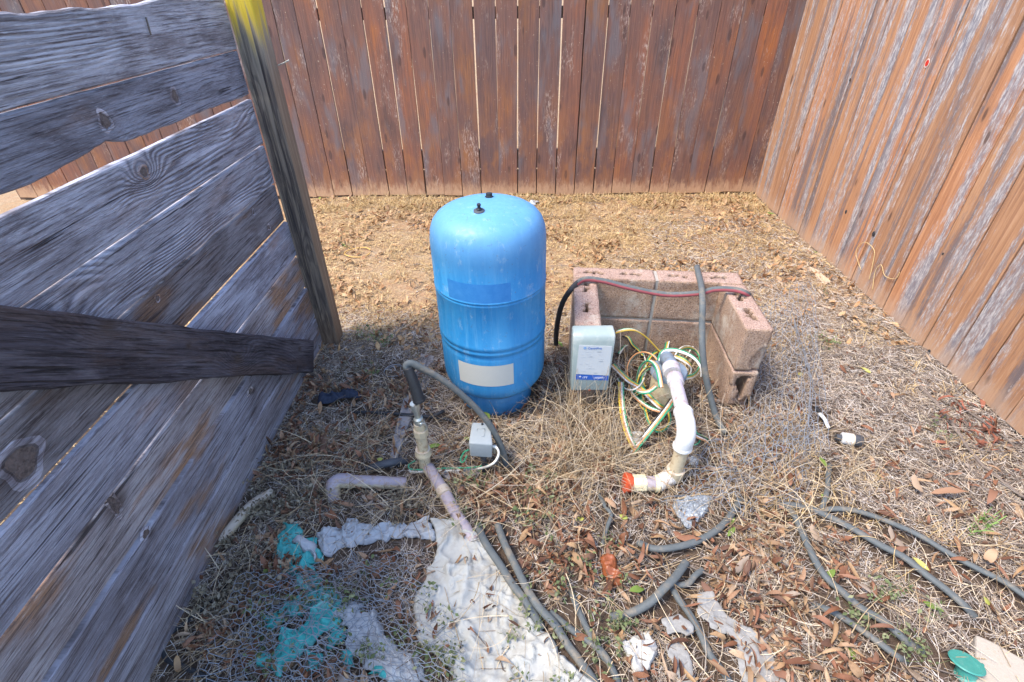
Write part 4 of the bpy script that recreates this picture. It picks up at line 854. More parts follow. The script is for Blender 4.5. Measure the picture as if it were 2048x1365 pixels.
# ---------------------------------------------------------------- stone, slab, small fittings
def slab(name, pts, z0, z1, mat, label, cat, b=.004, split=6):
    P = [np.array(G(x, y, z1)) for x, y in pts]; c = np.mean(P, 0)*[1, 1, 0]; n = len(P)
    V = [p-c for p in P]+[(p[0]-c[0], p[1]-c[1], z0) for p in P]
    Fs = [tuple(range(n-1, -1, -1)), tuple(range(n, 2*n))]+[(k, (k+1) % n, n+(k+1) % n, n+k) for k in range(n)]
    me = mesh(name, V, Fs, mat); o = ob(name, me, None, c); bev(o, b, 2); 
    return setp(o, label, cat)
slab('flat_board', [(842, 706), (868, 712), (860, 760), (838, 800), (812, 860), (792, 925), (778, 932), (784, 880), (806, 800), (828, 745)][::-1], -.01, .012, SLATE, 'long narrow grey stone strip lying flat under the black sleeve, left of the tank', 'stone strip')
slab('concrete_slab', [(1952, 1268), (1990, 1285), (2048, 1318), (2130, 1365), (2130, 1440), (1960, 1440), (1952, 1365)], -.03, .025, SLAB, 'corner of a pale concrete slab at the bottom right', 'slab', .006)
slab('wood_scrap', [(1618, 533), (1632, 537), (1662, 562), (1650, 570)], -.002, .018, CHIP, 'small reddish pale wood block lying near the right fence foot', 'wood scrap', .003)
slab('flat_rock', [(870, 935), (955, 930), (958, 948), (895, 958)], -.01, .010, SLATE, 'flat brownish stone under the straw below the small switch box', 'stone')
root = empty('hose_fitting', tuple(G(1920, 1345)), 'teal plastic hose fitting with a flared flange, lying beside the concrete slab corner', 'fitting'); FO = np.array(root.location)
turned('flange', [(.036, 0), (.038, .003), (.034, .007), (.024, .012)], (0, .006, .045), (-.15, -.35, -1), TEAL, root, 28)
turned('body', [(.023, 0), (.022, .03), (.026, .034), (.026, .042)], (0, .003, .042), (.10, -.42, -1), TEAL, root, 24)
tube('tab', [(.02, 0, .03), (.034, .002, .032), (.044, .004, .03)], .005, TEAL, root, 4, seg=8)
root = empty('pipe_fitting', tuple(G(1700, 880)), 'white and black plastic pipe fitting lying on its side in the grass on the right', 'fitting'); FO = np.array(root.location)
a_, b_ = G(1682, 876, .03)-FO, G(1706, 880, .03)-FO; dd = (b_-a_)/np.linalg.norm(b_-a_)
turned('sleeve', [(.017, 0), (.0215, .004), (.0215, .038)], a_, dd, WHITE, root, 28)
turned('ring', [(.0225, 0), (.0225, .005)], a_+dd*.036, dd, CREAM, root, 28)
turned('cap', [(.0215, 0), (.0215, .026), (.019, .029)], a_+dd*.041, dd, DGREY, root, 28)
turned('nipple', [(.012, 0), (.012, .02)], a_-dd*.018, dd, DGREY, root, 20)
root = empty('pipe_fitting', tuple(G(1648, 840)), 'thin black stake with a white clip, above the white and black fitting', 'fitting'); FO = np.array(root.location)
tube('stake', [G(1632, 815, .008)-FO, G(1645, 835, .012)-FO, G(1660, 858, .01)-FO], .0085, BLACK, root, 5, seg=12)
tube('clip', [G(1640, 828, .018)-FO, G(1650, 840, .022)-FO, G(1657, 856, .02)-FO], [.010, .0075, .007], WHITE, root, 5, seg=12, flat=.6)
c_ = G(715, 505, .008); C = np.array([[c_[0]+.082*math.cos(a)*1.0, c_[1]+.07*math.sin(a), .008+.004*math.sin(a*2)] for a in np.linspace(.35, 2*math.pi-.1, 40)])
V, Fs, M = tubev(C, .0038, 8); setp(ob('plastic_ring', mesh('plastic_ring', V, Fs, YELR, True)), 'amber plastic ring lying on bare soil between gate post and tank', 'ring')
c_ = G(790, 742, .012); C = np.array([[c_[0]+.052*math.cos(a)*(1-.1*a/9), c_[1]+.040*math.sin(a), .012+.006*math.sin(a*1.3)] for a in np.linspace(1.2, 9., 60)])
V, Fs, M = tubev(C, .0017, 6); setp(ob('wire_coil', mesh('wire_coil', V, Fs, MESHW, True)), 'small loose coil of thin grey wire left of the black sleeve', 'wire')
# sticks
def stick(pts, r, label, mat=TWIG, z=.01):
    P = spline([G(x, y, z) for x, y in pts], 8); P = P+(R_.rand(*P.shape)-.5)*r*.8
    V, Fs, M = tubev(P, np.linspace(r, r*.55, len(P)), 8); return setp(ob('stick', mesh('stick', V, Fs, mat, True)), label, 'stick')
stick([(1840, 775), (1865, 800), (1895, 835), (1925, 880), (1960, 925), (2000, 960), (2048, 995)], .008, 'long grey stick lying along the foot of the right fence', z=.012)
stick([(1355, 1120), (1420, 1150), (1480, 1172), (1540, 1188), (1600, 1208)], .0035, 'thin dark twig crossing the ground right of the crossing hoses', z=.02)
stick([(1890, 785), (1925, 815), (1975, 850), (2030, 890)], .005, 'thin bare twig nearest the right fence, above the red-brown bark scraps', z=.01)
stick([(632, 885), (660, 900), (700, 908), (725, 915)], .004, 'dark twig on the ground beside the gate, above the purple-stained pipe', z=.012)
stick([(825, 452), (850, 444)], .005, 'short greenish twig on the soil left of the tank top', z=.01)
stick([(712, 436), (732, 428)], .005, 'short dark twig on bare soil near the back fence', z=.01)
stick([(1500, 1210), (1560, 1260), (1620, 1300), (1680, 1340)], .003, 'thin brown stalk slanting across the leaves beside the largest carpet scrap', z=.02)
stick([(1690, 745), (1712, 775), (1740, 830)], .004, 'short curved brown twig right of the chicken wire heap', z=.01)
stick([(1630, 1108), (1665, 1130), (1690, 1150)], .003, 'small pale twig beside the sharply bent hose', CHIP, .012)
# ---------------------------------------------------------------- litter: leaves, straw, grass
def proj(P):
    c = (np.asarray(P)-[0, 0, CAMH]) @ CR
    return CX+F*c[:, 0]/c[:, 2], CY+F*c[:, 1]/c[:, 2]
def inpoly(x, y, poly):
    r = np.zeros(len(x), bool); j = len(poly)-1
    for i in range(len(poly)):
        xi, yi = poly[i]; xj, yj = poly[j]
        r ^= ((yi > y) != (yj > y)) & (x < (xj-xi)*(y-yi)/(yj-yi+1e-12)+xi); j = i
    return r
def wpoly(pts): return [tuple(G(*p)[:2]) for p in pts]
CLOTHP = wpoly([(858, 1040), (948, 1062), (1000, 1130), (1062, 1225), (1100, 1280), (1150, 1335), (1240, 1440), (940, 1430), (875, 1320), (832, 1260), (828, 1200), (872, 1125)])
SLABP = wpoly([(1952, 1268), (1990, 1285), (2048, 1318), (2130, 1365), (2130, 1440), (1960, 1440)])
BAGP = wpoly([(560, 1060), (620, 1060), (650, 1160), (700, 1200), (850, 1370), (700, 1365), (680, 1270), (560, 1350), (520, 1340), (600, 1230), (560, 1140)])
OCC = [(TC[0], TC[1], .155)]
MASKC = .01; MASK = np.zeros((420, 500), bool)
for o_ in list(bpy.data.objects):
    if o_.type != 'MESH' or o_.name.startswith('ground') or (o_.parent and o_.parent.name.startswith(('board_fence', 'wooden_gate'))): continue
    if o_.name.startswith(('stick', 'cloth', 'plastic_bag', 'carpet', 'torn', 'wrapper', 'bubble', 'block', 'mortar')): continue
    mt = o_.matrix_basis if not o_.parent else (o_.parent.matrix_basis @ o_.matrix_basis)
    v_ = np.empty(len(o_.data.vertices)*3, np.float32); o_.data.vertices.foreach_get('co', v_); v_ = v_.reshape(-1, 3) @ np.array(mt.to_3x3()).T+np.array(mt.translation)
    v_ = v_[v_[:, 2] < .07]
    for dx in (-2, -1, 0, 1, 2):
        for dy in (-2, -1, 0, 1, 2):
            a_ = ((v_[:, 0]+1.6)/MASKC+dx).astype(int).clip(0, 419); b_ = ((v_[:, 1])/MASKC+dy).astype(int).clip(0, 499); MASK[a_, b_] = True
def masked(X, Y): return MASK[((X+1.6)/MASKC).astype(int).clip(0, 419), (Y/MASKC).astype(int).clip(0, 499)]
def pts(n, x0, x1, y0, y1, dens=None, rs=R_, cloth=.13, bag=.6):
    out = []
    tot = 0
    while tot < n:
        X = rs.uniform(x0, x1, n); Y = rs.uniform(y0, y1, n); k = np.ones(n, bool)
        if dens is not None: k &= rs.rand(n) < dens(X, Y)
        k &= np.hypot(X-TC[0], Y-TC[1]) > .157
        k &= ~(inpoly(X, Y, CLOTHP) & (rs.rand(n) > cloth)) & ~inpoly(X, Y, SLABP) & ~(inpoly(X, Y, BAGP) & (rs.rand(n) > bag))
        k &= ~(masked(X, Y) & (rs.rand(n) > .10))
        # inside the block walls
        k &= ~((Y > 1.57) & (Y < 2.06) & (X > .215) & (X < .34)) & ~((Y > 1.93) & (Y < 2.06) & (X > .25) & (X < .98)) & ~((Y > 1.56) & (Y < 2.0) & (X > .85) & (X < .96))
        k &= (X < RX-.005) & (Y < BF-.005)
        out.append(np.c_[X[k], Y[k]]); tot += k.sum()
    return np.vstack(out)[:n]
def ribbons(P, z0, L, W, nseg, rs, pitch=(-.1, .1), curl=.8, vcurl=.0, yaw=None):
    n = len(P); yaw = rs.uniform(0, 2*math.pi, n) if yaw is None else yaw
    L = rs.uniform(L[0], L[1], n)*rs.uniform(.6, 1.15, n); W = rs.uniform(W[0], W[1], n)
    pt = rs.uniform(*pitch, n); kc = rs.normal(0, curl, n); kv = rs.uniform(-vcurl, vcurl*.2, n) if vcurl else rs.normal(0, .15, n)
    C = np.zeros((n, nseg+1, 3)); C[:, 0, :2] = P; C[:, 0, 2] = gz(P)+rs.uniform(z0[0], z0[1], n)
    D = np.zeros((n, nseg+1, 3)); st = L/nseg
    for k in range(nseg+1):
        a = yaw+kc*k/nseg; b = pt+kv*k/nseg
        D[:, k] = np.c_[np.cos(a)*np.cos(b), np.sin(a)*np.cos(b), np.sin(b)]
        if k < nseg: C[:, k+1] = C[:, k]+D[:, k]*st[:, None]
    C[:, :, 2] = np.maximum(C[:, :, 2], gz(C[:, :, :2].reshape(-1, 2)).reshape(n, -1)+.001)
    roll = rs.uniform(-.7, .7, n)
    S_ = np.cross(D, [0, 0, 1.]); S_ /= np.linalg.norm(S_, axis=2)[:, :, None]+1e-9; U = np.cross(S_, D)
    Wv = (S_*np.cos(roll)[:, None, None]+U*np.sin(roll)[:, None, None])
    tp = np.linspace(1, .45, nseg+1)[None, :, None]*W[:, None, None]/2
    V = np.stack([C-Wv*tp, C+Wv*tp], 2).reshape(-1, 3)
    m = (nseg+1)*2; b = (np.arange(n)*m)[:, None]; k = np.arange(nseg)*2
    q = np.stack([b+k, b+k+1, b+k+3, b+k+2], 2).reshape(-1, 4)
    return V, q
def stuff(name, VQ, mat):
    V = []; Q = []; n = 0
    for v, q in VQ: V.append(v); Q.append(q+n); n += len(v)
    return setp(ob(name, mesh(name, np.vstack(V), np.vstack(Q), mat, False)), kind='stuff')
def leafgrid(n, rs, L, ar, nl=6, curl=1.5, fold=.8):
    """local leaf verts (n, (nl+1)*3, 3), along x, normal z"""
    t_ = np.linspace(0, 1, nl+1)[None, :]; L = L[:, None]; W = L*ar[:, None]/2
    prof = np.sin(np.pi*np.clip(t_, 0, 1)**.85)**.8; prof = prof*(1-.0*t_)+.03
    th = rs.uniform(-.3, curl, n)[:, None]*np.where(rs.rand(n) < .5, -1, 1)[:, None]; tw = rs.normal(0, .5, n)[:, None]
    a = th*(t_-.5); k = np.where(np.abs(th) < .05, .05, th)
    cx_ = L*np.sin(a)/k; cz_ = L*(1-np.cos(a))/k
    fo = rs.uniform(.05, fold, n)[:, None]*np.where(rs.rand(n) < .75, 1, -1)[:, None]
    wav = rs.uniform(0, .25, n)[:, None]*np.sin(t_*rs.uniform(6, 14, n)[:, None]+rs.uniform(0, 6, n)[:, None])
    V = []
    for s_ in (-1, 0, 1):
        y = s_*W*prof*np.cos(fo); z = abs(s_)*W*prof*np.sin(fo)+s_*wav*W
        r = tw*(t_-.5); V.append(np.stack([cx_+0*y, y*np.cos(r)-z*np.sin(r), cz_+y*np.sin(r)+z*np.cos(r)], 2))
    return np.stack(V, 2).reshape(n, -1, 3)
def leafquads(nl=6):
    return np.array([(k*3+j, k*3+j+1, k*3+j+4, k*3+j+3) for k in range(nl) for j in (0, 1)])
def leafmass(P, L, ar, z0, rs, tilt=.35, nl=6, curl=1.6, fold=.8):
    n = len(P); LL = rs.uniform(L[0], L[1], n); A = rs.uniform(ar[0], ar[1], n)
    V = leafgrid(n, rs, LL, A, nl, curl, fold); yaw = rs.uniform(0, 2*math.pi, n); a = rs.normal(0, tilt, n); b = rs.normal(0, tilt*1.3, n)
    ca, sa, cb_, sb_, cy_, sy_ = [f(x)[:, None] for x in (a, b, yaw) for f in (np.cos, np.sin)]
    x, y, z = V[:, :, 0], V[:, :, 1], V[:, :, 2]
    y, z = y*cb_-z*sb_, y*sb_+z*cb_; x, z = x*ca+z*sa, -x*sa+z*ca; x, y = x*cy_-y*sy_, x*sy_+y*cy_
    lo = z.min(1)
    z = z+(gz(P)+rs.uniform(z0[0], z0[1], n)-lo)[:, None]
    V = np.stack([x+P[:, :1], y+P[:, 1:2], z], 2); m = V.shape[1]
    Q = (leafquads(nl)[None]+(np.arange(n)*m)[:, None, None]).reshape(-1, 4)
    return V.reshape(-1, 3), Q
def sstep(x, a, b): t_ = np.clip((x-a)/(b-a), 0, 1); return t_*t_*(3-2*t_)
rs = np.random.RandomState(11)
NX = lambda X, Y, s_, sd: fbm(np.c_[X, Y], s_, 3, sd)
d_near = lambda X, Y: (1-sstep(Y+.25*(NX(X, Y, 3, 5)-.5), 1.9, 2.35))
d_far = lambda X, Y: sstep(Y, 1.5, 2.1)*sstep(NX(X, Y, 3.2, 8), .36, .58)
# fine grey and tan bits
stuff('dead_grass_litter', [
    ribbons(pts(62000, -1.3, 1.93, .42, 2.35, lambda X, Y: .25+.75*d_near(X, Y)), (0, .010), (.02, .065), (.0011, .0022), 2, rs, (-.2, .2), .5),
    ribbons(pts(15000, .9, 1.93, 1.3, 3.6), (0, .012), (.02, .07), (.0012, .0024), 2, rs, (-.2, .25), .5)], GREYL)
stuff('dry_straw', [
    ribbons(pts(20000, -1.1, 1.93, .42, 2.3), (.002, .014), (.03, .10), (.0011, .0023), 3, rs, (-.15, .22), .8),
    ribbons(pts(9000, .6, 1.93, .5, 3.0), (.002, .016), (.03, .10), (.0012, .0024), 3, rs, (-.15, .3), .6)], STRAW)
stuff('short_golden_grass', [
    ribbons(pts(26000, -1.7, 1.93, 1.95, 4.04, d_far), (0, .012), (.012, .045), (.0018, .0038), 2, rs, (-.2, .5), .8),
    ribbons(pts(26000, -1.5, 1.93, 1.9, 4.04), (0, .006), (.008, .028), (.0016, .0036), 1, rs, (-.1, .2), .3),
    ribbons(pts(9000, -1.7, 1.93, 3.72, 4.04, lambda X, Y: sstep(NX(X, Y, 5, 19), .38, .55)), (0, .014), (.02, .055), (.002, .004), 3, rs, (-.1, 1.0), 1.2),
    ribbons(pts(9000, -3.2, -.97, .4, 3.9), (0, .02), (.03, .08), (.002, .004), 2, rs, (-.2, .5), .8)], GOLD)
# leaves
dl_ = lambda X, Y: np.clip(.10+.9*sstep(NX(X, Y, 4.5, 31), .42, .62)*(1-.55*sstep(Y, 1.1, 1.9)), 0, 1)*(.35+.65*sstep(X, -.9, -.2)+.1)*(1-.72*sstep(X, .85, 1.25))
stuff('fallen_leaves', [
    leafmass(pts(1500, -.9, .35, .6, 1.8, lambda X, Y: sstep(NX(X, Y, 6, 61), .45, .58)), (.03, .06), (.17, .34), (.0, .016), rs, .6, 6, 3.2, 1.3),
    leafmass(pts(1700, -.93, 1.9, .45, 1.9, dl_), (.03, .065), (.17, .34), (.0, .016), rs, .6, 6, 3.2, 1.3),
    leafmass(pts(2200, -.93, 1.9, .45, 2.4), (.010, .028), (.3, .6), (.0, .012), rs, .5, 3),
    leafmass(pts(560, .1, 1.0, .45, 1.15), (.035, .07), (.17, .34), (.0, .02), rs, .6, 6, 3.2, 1.3)], LEAF)
stuff('leaf_crumbs', [
    leafmass(pts(4600, -1.6, 1.9, 1.95, 4.0, lambda X, Y: .12+.88*sstep(NX(X, Y, 3.6, 77), .44, .6)), (.018, .055), (.28, .55), (0, .008), rs, .5, 3)],
    m_leaf('crumbled_leaf', [(0, (.24, .11, .05)), (.3, (.40, .22, .10)), (.6, (.52, .34, .18)), (1, (.32, .19, .11))]))
# single leaves that show largest
tmpl = []
for k in range(10):
    V = leafgrid(1, rs, np.array([1.]), np.array([rs.uniform(.18, .32)]), 7, 3.4, 1.3)[0]; V[:, 2] -= V[:, 2].min()
    st_ = np.array([[-.62, -.006, V[1, 2]], [-.62, .006, V[1, 2]]])
    tmpl.append(mesh('dry_leaf', V, leafquads(7), LEAFO, True))
P = pts(265, -.88, 1.5, .52, 1.45, dl_, cloth=.06, bag=.1)
for i, p in enumerate(P):
    o = ob('dry_leaf', tmpl[i % 10], None, (p[0], p[1], float(gz(p)[0])+rs.uniform(.006, .024)), (rs.normal(0, .25), rs.normal(0, .22), rs.uniform(0, 6.28)))
    s_ = rs.uniform(.05, .092); o.scale = (s_, s_*rs.uniform(.8, 1.2), s_)
    setp(o, 'brown curled dry leaf lying loose on the dead grass', 'leaf', 'fallen dry leaves on the ground')
tg = [mesh('green_leaf', leafgrid(1, rs, np.array([1.]), np.array([.36]), 7, .8, .5)[0], leafquads(7), LEAFG, True) for _ in range(4)]
for i, (x, y, s_, lb) in enumerate([(1247, 1035, .05, 'bright green leaf below the red-orange pipe cap'), (1463, 1040, .05, 'green leaf across the end of the curving hose'), (1462, 1065, .045, 'yellowish leaf tip beside the curving hose'), (1645, 925, .055, 'green leaf on the top of the short dark hose piece'), (1650, 995, .045, 'green leaf beside the fork of the hoses'),
        (1275, 1180, .055, 'pale yellow leaf right of the orange wrapper'), (1730, 742, .05, 'green and yellow leaf below the wood block, far right'), (1555, 1128, .045, 'yellow-green leaf left of the sharply bent hose'), (1975, 1205, .05, 'pale green leaf near the outermost hose'), (1660, 1150, .05, 'pale green leaf lying on the sharply bent hose'), (1840, 1130, .05, 'green leaf touching the longest hose'),
        (1865, 1215, .05, 'folded yellow-green leaf below the longest hose'), (760, 920, .04, 'pale green leaf left of the standpipe foot'), (975, 832, .05, 'pale leaf right behind the small switch box'), (1120, 690, .05, 'green leaf under the black hose end beside the tank'), (535, 1140, .04, 'small green leaf left of the turquoise scrap'), (1160, 1040, .05, 'olive leaf in the straw below the box'),
        (1700, 1300, .05, 'green leaf by the short red-striped hose'), (640, 398, .05, 'green leaf at the foot of the back fence left of the tank'), (1540, 428, .05, 'bright green leaf in the fence corner'), (1630, 505, .05, 'small green leaf near the wood block'), (868, 893, .05, 'olive leaf leaning on the standpipe foot'), (938, 880, .045, 'yellow-green leaf left of the small switch box'), (1600, 750, .05, 'green leaf inside the chicken wire heap')]):
    q = G(x, y, .018); o = ob('green_leaf', tg[i % 4], None, (q[0], q[1], .022), (rs.normal(0, .2), rs.normal(0, .2), rs.uniform(0, 6.28))); o.scale = (s_, s_, s_)
    setp(o, lb, 'leaf')
for i, (x, y, s_, lb) in enumerate([(1895, 990, .12, 'largest tan leaf, on the ground at the right beside another big one'), (1975, 1000, .11, 'big tan leaf nearest the right edge of the picture'), (1830, 975, .08, 'flat orange-tan leaf left of the two biggest ones'), (1760, 1262, .08, 'long pale brown leaf across the red-striped hose'), (1975, 1120, .085, 'long orange-brown leaf right of the outermost hose'),
        (1330, 1340, .09, 'large pinkish leaf at the bottom edge beside the torn paper'), (1385, 1215, .06, 'tan leaf lying over the hose between the carpet scraps'), (1010, 1150, .05, 'small brown leaf on the hose beside the cloth'), (915, 1130, .07, 'brown leaf lying on the upper part of the white cloth'), (875, 1230, .075, 'brown leaf on the left part of the white cloth'), (1590, 1330, .085, 'long brown leaf right of the largest carpet scrap'), (1280, 1120, .06, 'long tan leaf right of the orange wrapper')]):
    q = G(x, y, .02); o = ob('dry_leaf', tmpl[(i*3) % 10], None, (q[0], q[1], .03), (rs.normal(0, .1), rs.normal(0, .1), rs.uniform(0, 6.28))); o.scale = (s_, s_*1.15, s_*.7)
    setp(o, lb, 'leaf')
# long dry grass strands
def clump(x0, y0, x1, y1, n, L, pit, z=(0, .03), W=(.0011, .0028), vc=1.2, curl=.75, nseg=7, yaw=None):
    X = rs.uniform(x0, x1, n); Y = rs.uniform(y0, y1, n); P = np.array([G(a, b)[:2] for a, b in zip(X, Y)])
    k = (np.hypot(P[:, 0]-TC[0], P[:, 1]-TC[1]) > .16) & ~(masked(P[:, 0], P[:, 1]) & (rs.rand(len(P)) > .35))
    P = P[k]; return ribbons(P, z, L, W, nseg, rs, pit, curl, vc, None if yaw is None else rs.uniform(yaw[0], yaw[1], len(P)))
stuff('long_dry_grass', [
    clump(1120, 800, 1250, 960, 520, (.14, .34), (.5, 1.45), vc=1.8), clump(1100, 760, 1180, 850, 160, (.12, .26), (.4, 1.3), vc=1.8),
    clump(1060, 860, 1420, 1010, 850, (.10, .28), (.0, .7), vc=1.), clump(1240, 700, 1420, 900, 420, (.08, .24), (.0, .9), vc=1.2),
    clump(600, 860, 1060, 1060, 700, (.10, .28), (.0, .5), vc=.9), clump(700, 760, 1060, 900, 260, (.08, .2), (.0, .6), vc=.9),
    clump(1420, 860, 1660, 1080, 480, (.08, .26), (.0, .9), vc=1.2), clump(1480, 700, 1620, 880, 120, (.08, .22), (.1, 1.), vc=1.2),
    clump(900, 1040, 1300, 1365, 220, (.08, .22), (.0, .35), vc=.8), clump(330, 1060, 520, 1365, 260, (.06, .16), (.0, .6), vc=.9),
    clump(1300, 1060, 2048, 1365, 380, (.08, .22), (.0, .25), vc=.6), clump(1640, 880, 1760, 980, 200, (.05, .14), (.2, 1.2), vc=1.),
    clump(1280, 610, 1460, 720, 90, (.12, .28), (.2, 1.1), vc=1.), clump(980, 370, 1050, 392, 26, (.15, .35), (.6, 1.4), vc=2.2)],
    m_leaf('pale_dry_grass', [(0, (.13, .085, .05)), (.3, (.32, .23, .13)), (.65, (.54, .42, .26)), (.85, (.42, .37, .31)), (1, (.66, .54, .36))]))
# golden tufts
tf = []
for k in range(420):
    if k < 330: x, y = rs.uniform(640, 1560), 398+abs(rs.normal(0, 75))
    elif k < 380: x, y = rs.uniform(1500, 2000), rs.uniform(560, 1150)
    else: x, y = rs.uniform(640, 880), rs.uniform(420, 660)
    c_ = G(x, y)
    if c_[0] > RX-.03 or c_[1] > BF-.02 or c_[0] < -.84: continue
    n = rs.randint(16, 44); P = c_[:2]+rs.normal(0, .028, (n, 2)); tf.append(ribbons(P, (0, .004), (.02, .07), (.0014, .003), 3, rs, (.3, 1.4), 1.2, 1.2))
tf = [t for t in tf if len(t[0])]
stuff('golden_grass_tufts', tf, GOLD)
tw_ = MB()
for k in range(2000):
    near = rs.rand() < .6
    p = pts(1, -.9, 1.9, .45, 2.0 if near else 4.0, rs=rs)[0]; a = rs.uniform(0, 6.28); L = rs.uniform(.03, .13); m_ = rs.normal(0, .15)
    z = float(gz(p)[0])+rs.uniform(.002, .02)
    C = [np.array([p[0], p[1], z]), np.array([p[0]+math.cos(a)*L*.5, p[1]+math.sin(a)*L*.5, z+rs.uniform(0, .006)]), np.array([p[0]+math.cos(a+m_)*L, p[1]+math.sin(a+m_)*L, z+rs.uniform(-.004, .01)])]
    tw_.add(*tubev(C, [.0022*rs.uniform(.4, 1), .0016, .0009], 4, cap=False)[:2])
setp(ob('fallen_twigs', tw_.me('fallen_twigs', TWIG)), kind='stuff')
# white shell / stone crumbs
pb = MB(); OCT = [(0, 2, 4), (2, 1, 4), (1, 3, 4), (3, 0, 4), (2, 0, 5), (1, 2, 5), (3, 1, 5), (0, 3, 5)]
for k in range(650):
    p = pts(1, -1.3, 1.9, .5, 4.0, rs=rs, cloth=0)[0]; s_ = rs.uniform(.002, .0065)
    v = np.array([(1, 0, 0), (-1, 0, 0), (0, 1, 0), (0, -1, 0), (0, 0, .6), (0, 0, -.6)])*s_*rs.uniform(.6, 1.4, (6, 1)); pb.add(v+[p[0], p[1], float(gz(p)[0])+.003], OCT)
setp(ob('pale_pebbles', pb.me('pale_pebbles', simple('pale_pebble', (.50, .47, .43), .9, .3, 40))), kind='stuff')
# low weeds: thin stems with tiny leaves
def weeds(regs, mat, name):
    VQ = []
    for x0, y0, x1, y1, n in regs:
        for _ in range(n):
            c_ = G(rs.uniform(x0, x1), rs.uniform(y0, y1)); m = rs.randint(10, 24)
            h = rs.uniform(.0, .05, m); P = c_[:2]+rs.normal(0, .014, (m, 2))+h[:, None]*rs.normal(0, .5, 2)
            v, q = leafmass(P, (.009, .019), (.45, .7), (.0, .002), rs, .6, 2, .8, .5); v[:, 2] += np.repeat(h, len(v)//m); VQ.append((v, q))
            VQ.append(ribbons(c_[:2]+rs.normal(0, .006, (5, 2)), (0, .004), (.03, .07), (.001, .0016), 3, rs, (.4, 1.4), .5, .5))
    return stuff(name, VQ, mat)
weeds([(840, 1300, 920, 1365, 10), (500, 1200, 840, 1365, 24), (600, 1150, 900, 1260, 8), (1000, 1080, 1260, 1365, 26), (900, 960, 1100, 1060, 20), (1700, 1180, 1860, 1330, 12), (700, 650, 820, 760, 8), (1600, 560, 1700, 720, 4), (1850, 820, 1900, 900, 3)], WEED, 'low_weeds')
weeds([(380, 980, 600, 1250, 70), (480, 930, 640, 1040, 30), (620, 1000, 860, 1050, 14), (650, 680, 860, 800, 16)], m_leaf('dead_weed', [(0, (.10, .085, .06)), (.5, (.19, .16, .11)), (1, (.27, .24, .18))]), 'dead_weeds')
tfg = []
for x, y, n, s_ in ((1965, 1040, 22, .05), (1945, 1060, 16, .04), (775, 690, 14, .03), (745, 680, 8, .03), (1670, 690, 10, .04), (700, 865, 6, .03), (695, 495, 8, .04), (1060, 392, 8, .04), (1250, 400, 8, .04), (1865, 700, 6, .03)):
    tfg.append(ribbons(G(x, y)[:2]+rs.normal(0, .012, (n, 2)), (0, .004), (s_*.7, s_*1.4), (.003, .006), 4, rs, (.3, 1.2), .5, .8))
stuff('green_grass_sprigs', tfg, m_leaf('green_grass', [(0, (.08, .17, .04)), (1, (.20, .32, .09))]))
# curls of dry vine on the right fence foot, reddish bark scraps
for (pp, lb) in (([(1722, 540), (1712, 505), (1728, 485), (1748, 500), (1745, 530), (1738, 560)], 'thin golden vine curl leaning on the right fence, the left one'), ([(1745, 580), (1750, 545), (1762, 530), (1770, 552), (1790, 558), (1800, 545)], 'thin golden vine curl leaning on the right fence, the right one')):
    C = spline([PX(x, y, RX-.012) for x, y in pp], 8); V, Fs, M = tubev(C, .0016, 5); setp(ob('dry_vine', mesh('dry_vine', V, Fs, GOLD, True)), lb, 'vine')
k_ = 60; P = np.array([G(a, b)[:2] for a, b in zip(rs.uniform(1870, 1990, k_), np.linspace(805, 905, k_)+rs.normal(0, 9, k_))]); P = P[P[:, 0] < RX-.02]
stuff('bark_scraps', [leafmass(P, (.03, .07), (.15, .3), (.0, .03), rs, .6, 4, 2.4, 1.)], PINKR)
ch = MB()
for k in range(60):
    p = G(rs.uniform(1540, 1720), rs.uniform(470, 620)); a = rs.uniform(0, 6.28); L = rs.uniform(.02, .07); W_ = rs.uniform(.004, .012)
    v = np.array(boxv(-L/2, L/2, -W_/2, W_/2, 0, .004)); v[[0, 3, 4, 7], 1] *= .3; v = v@np.array([[math.cos(a), math.sin(a), 0], [-math.sin(a), math.cos(a), 0], [0, 0, 1]]); ch.add(v+[p[0], p[1], float(gz(p[:2])[0])+.006], BOXF)
setp(ob('wood_chips', ch.me('wood_chips', CHIP)), kind='stuff')
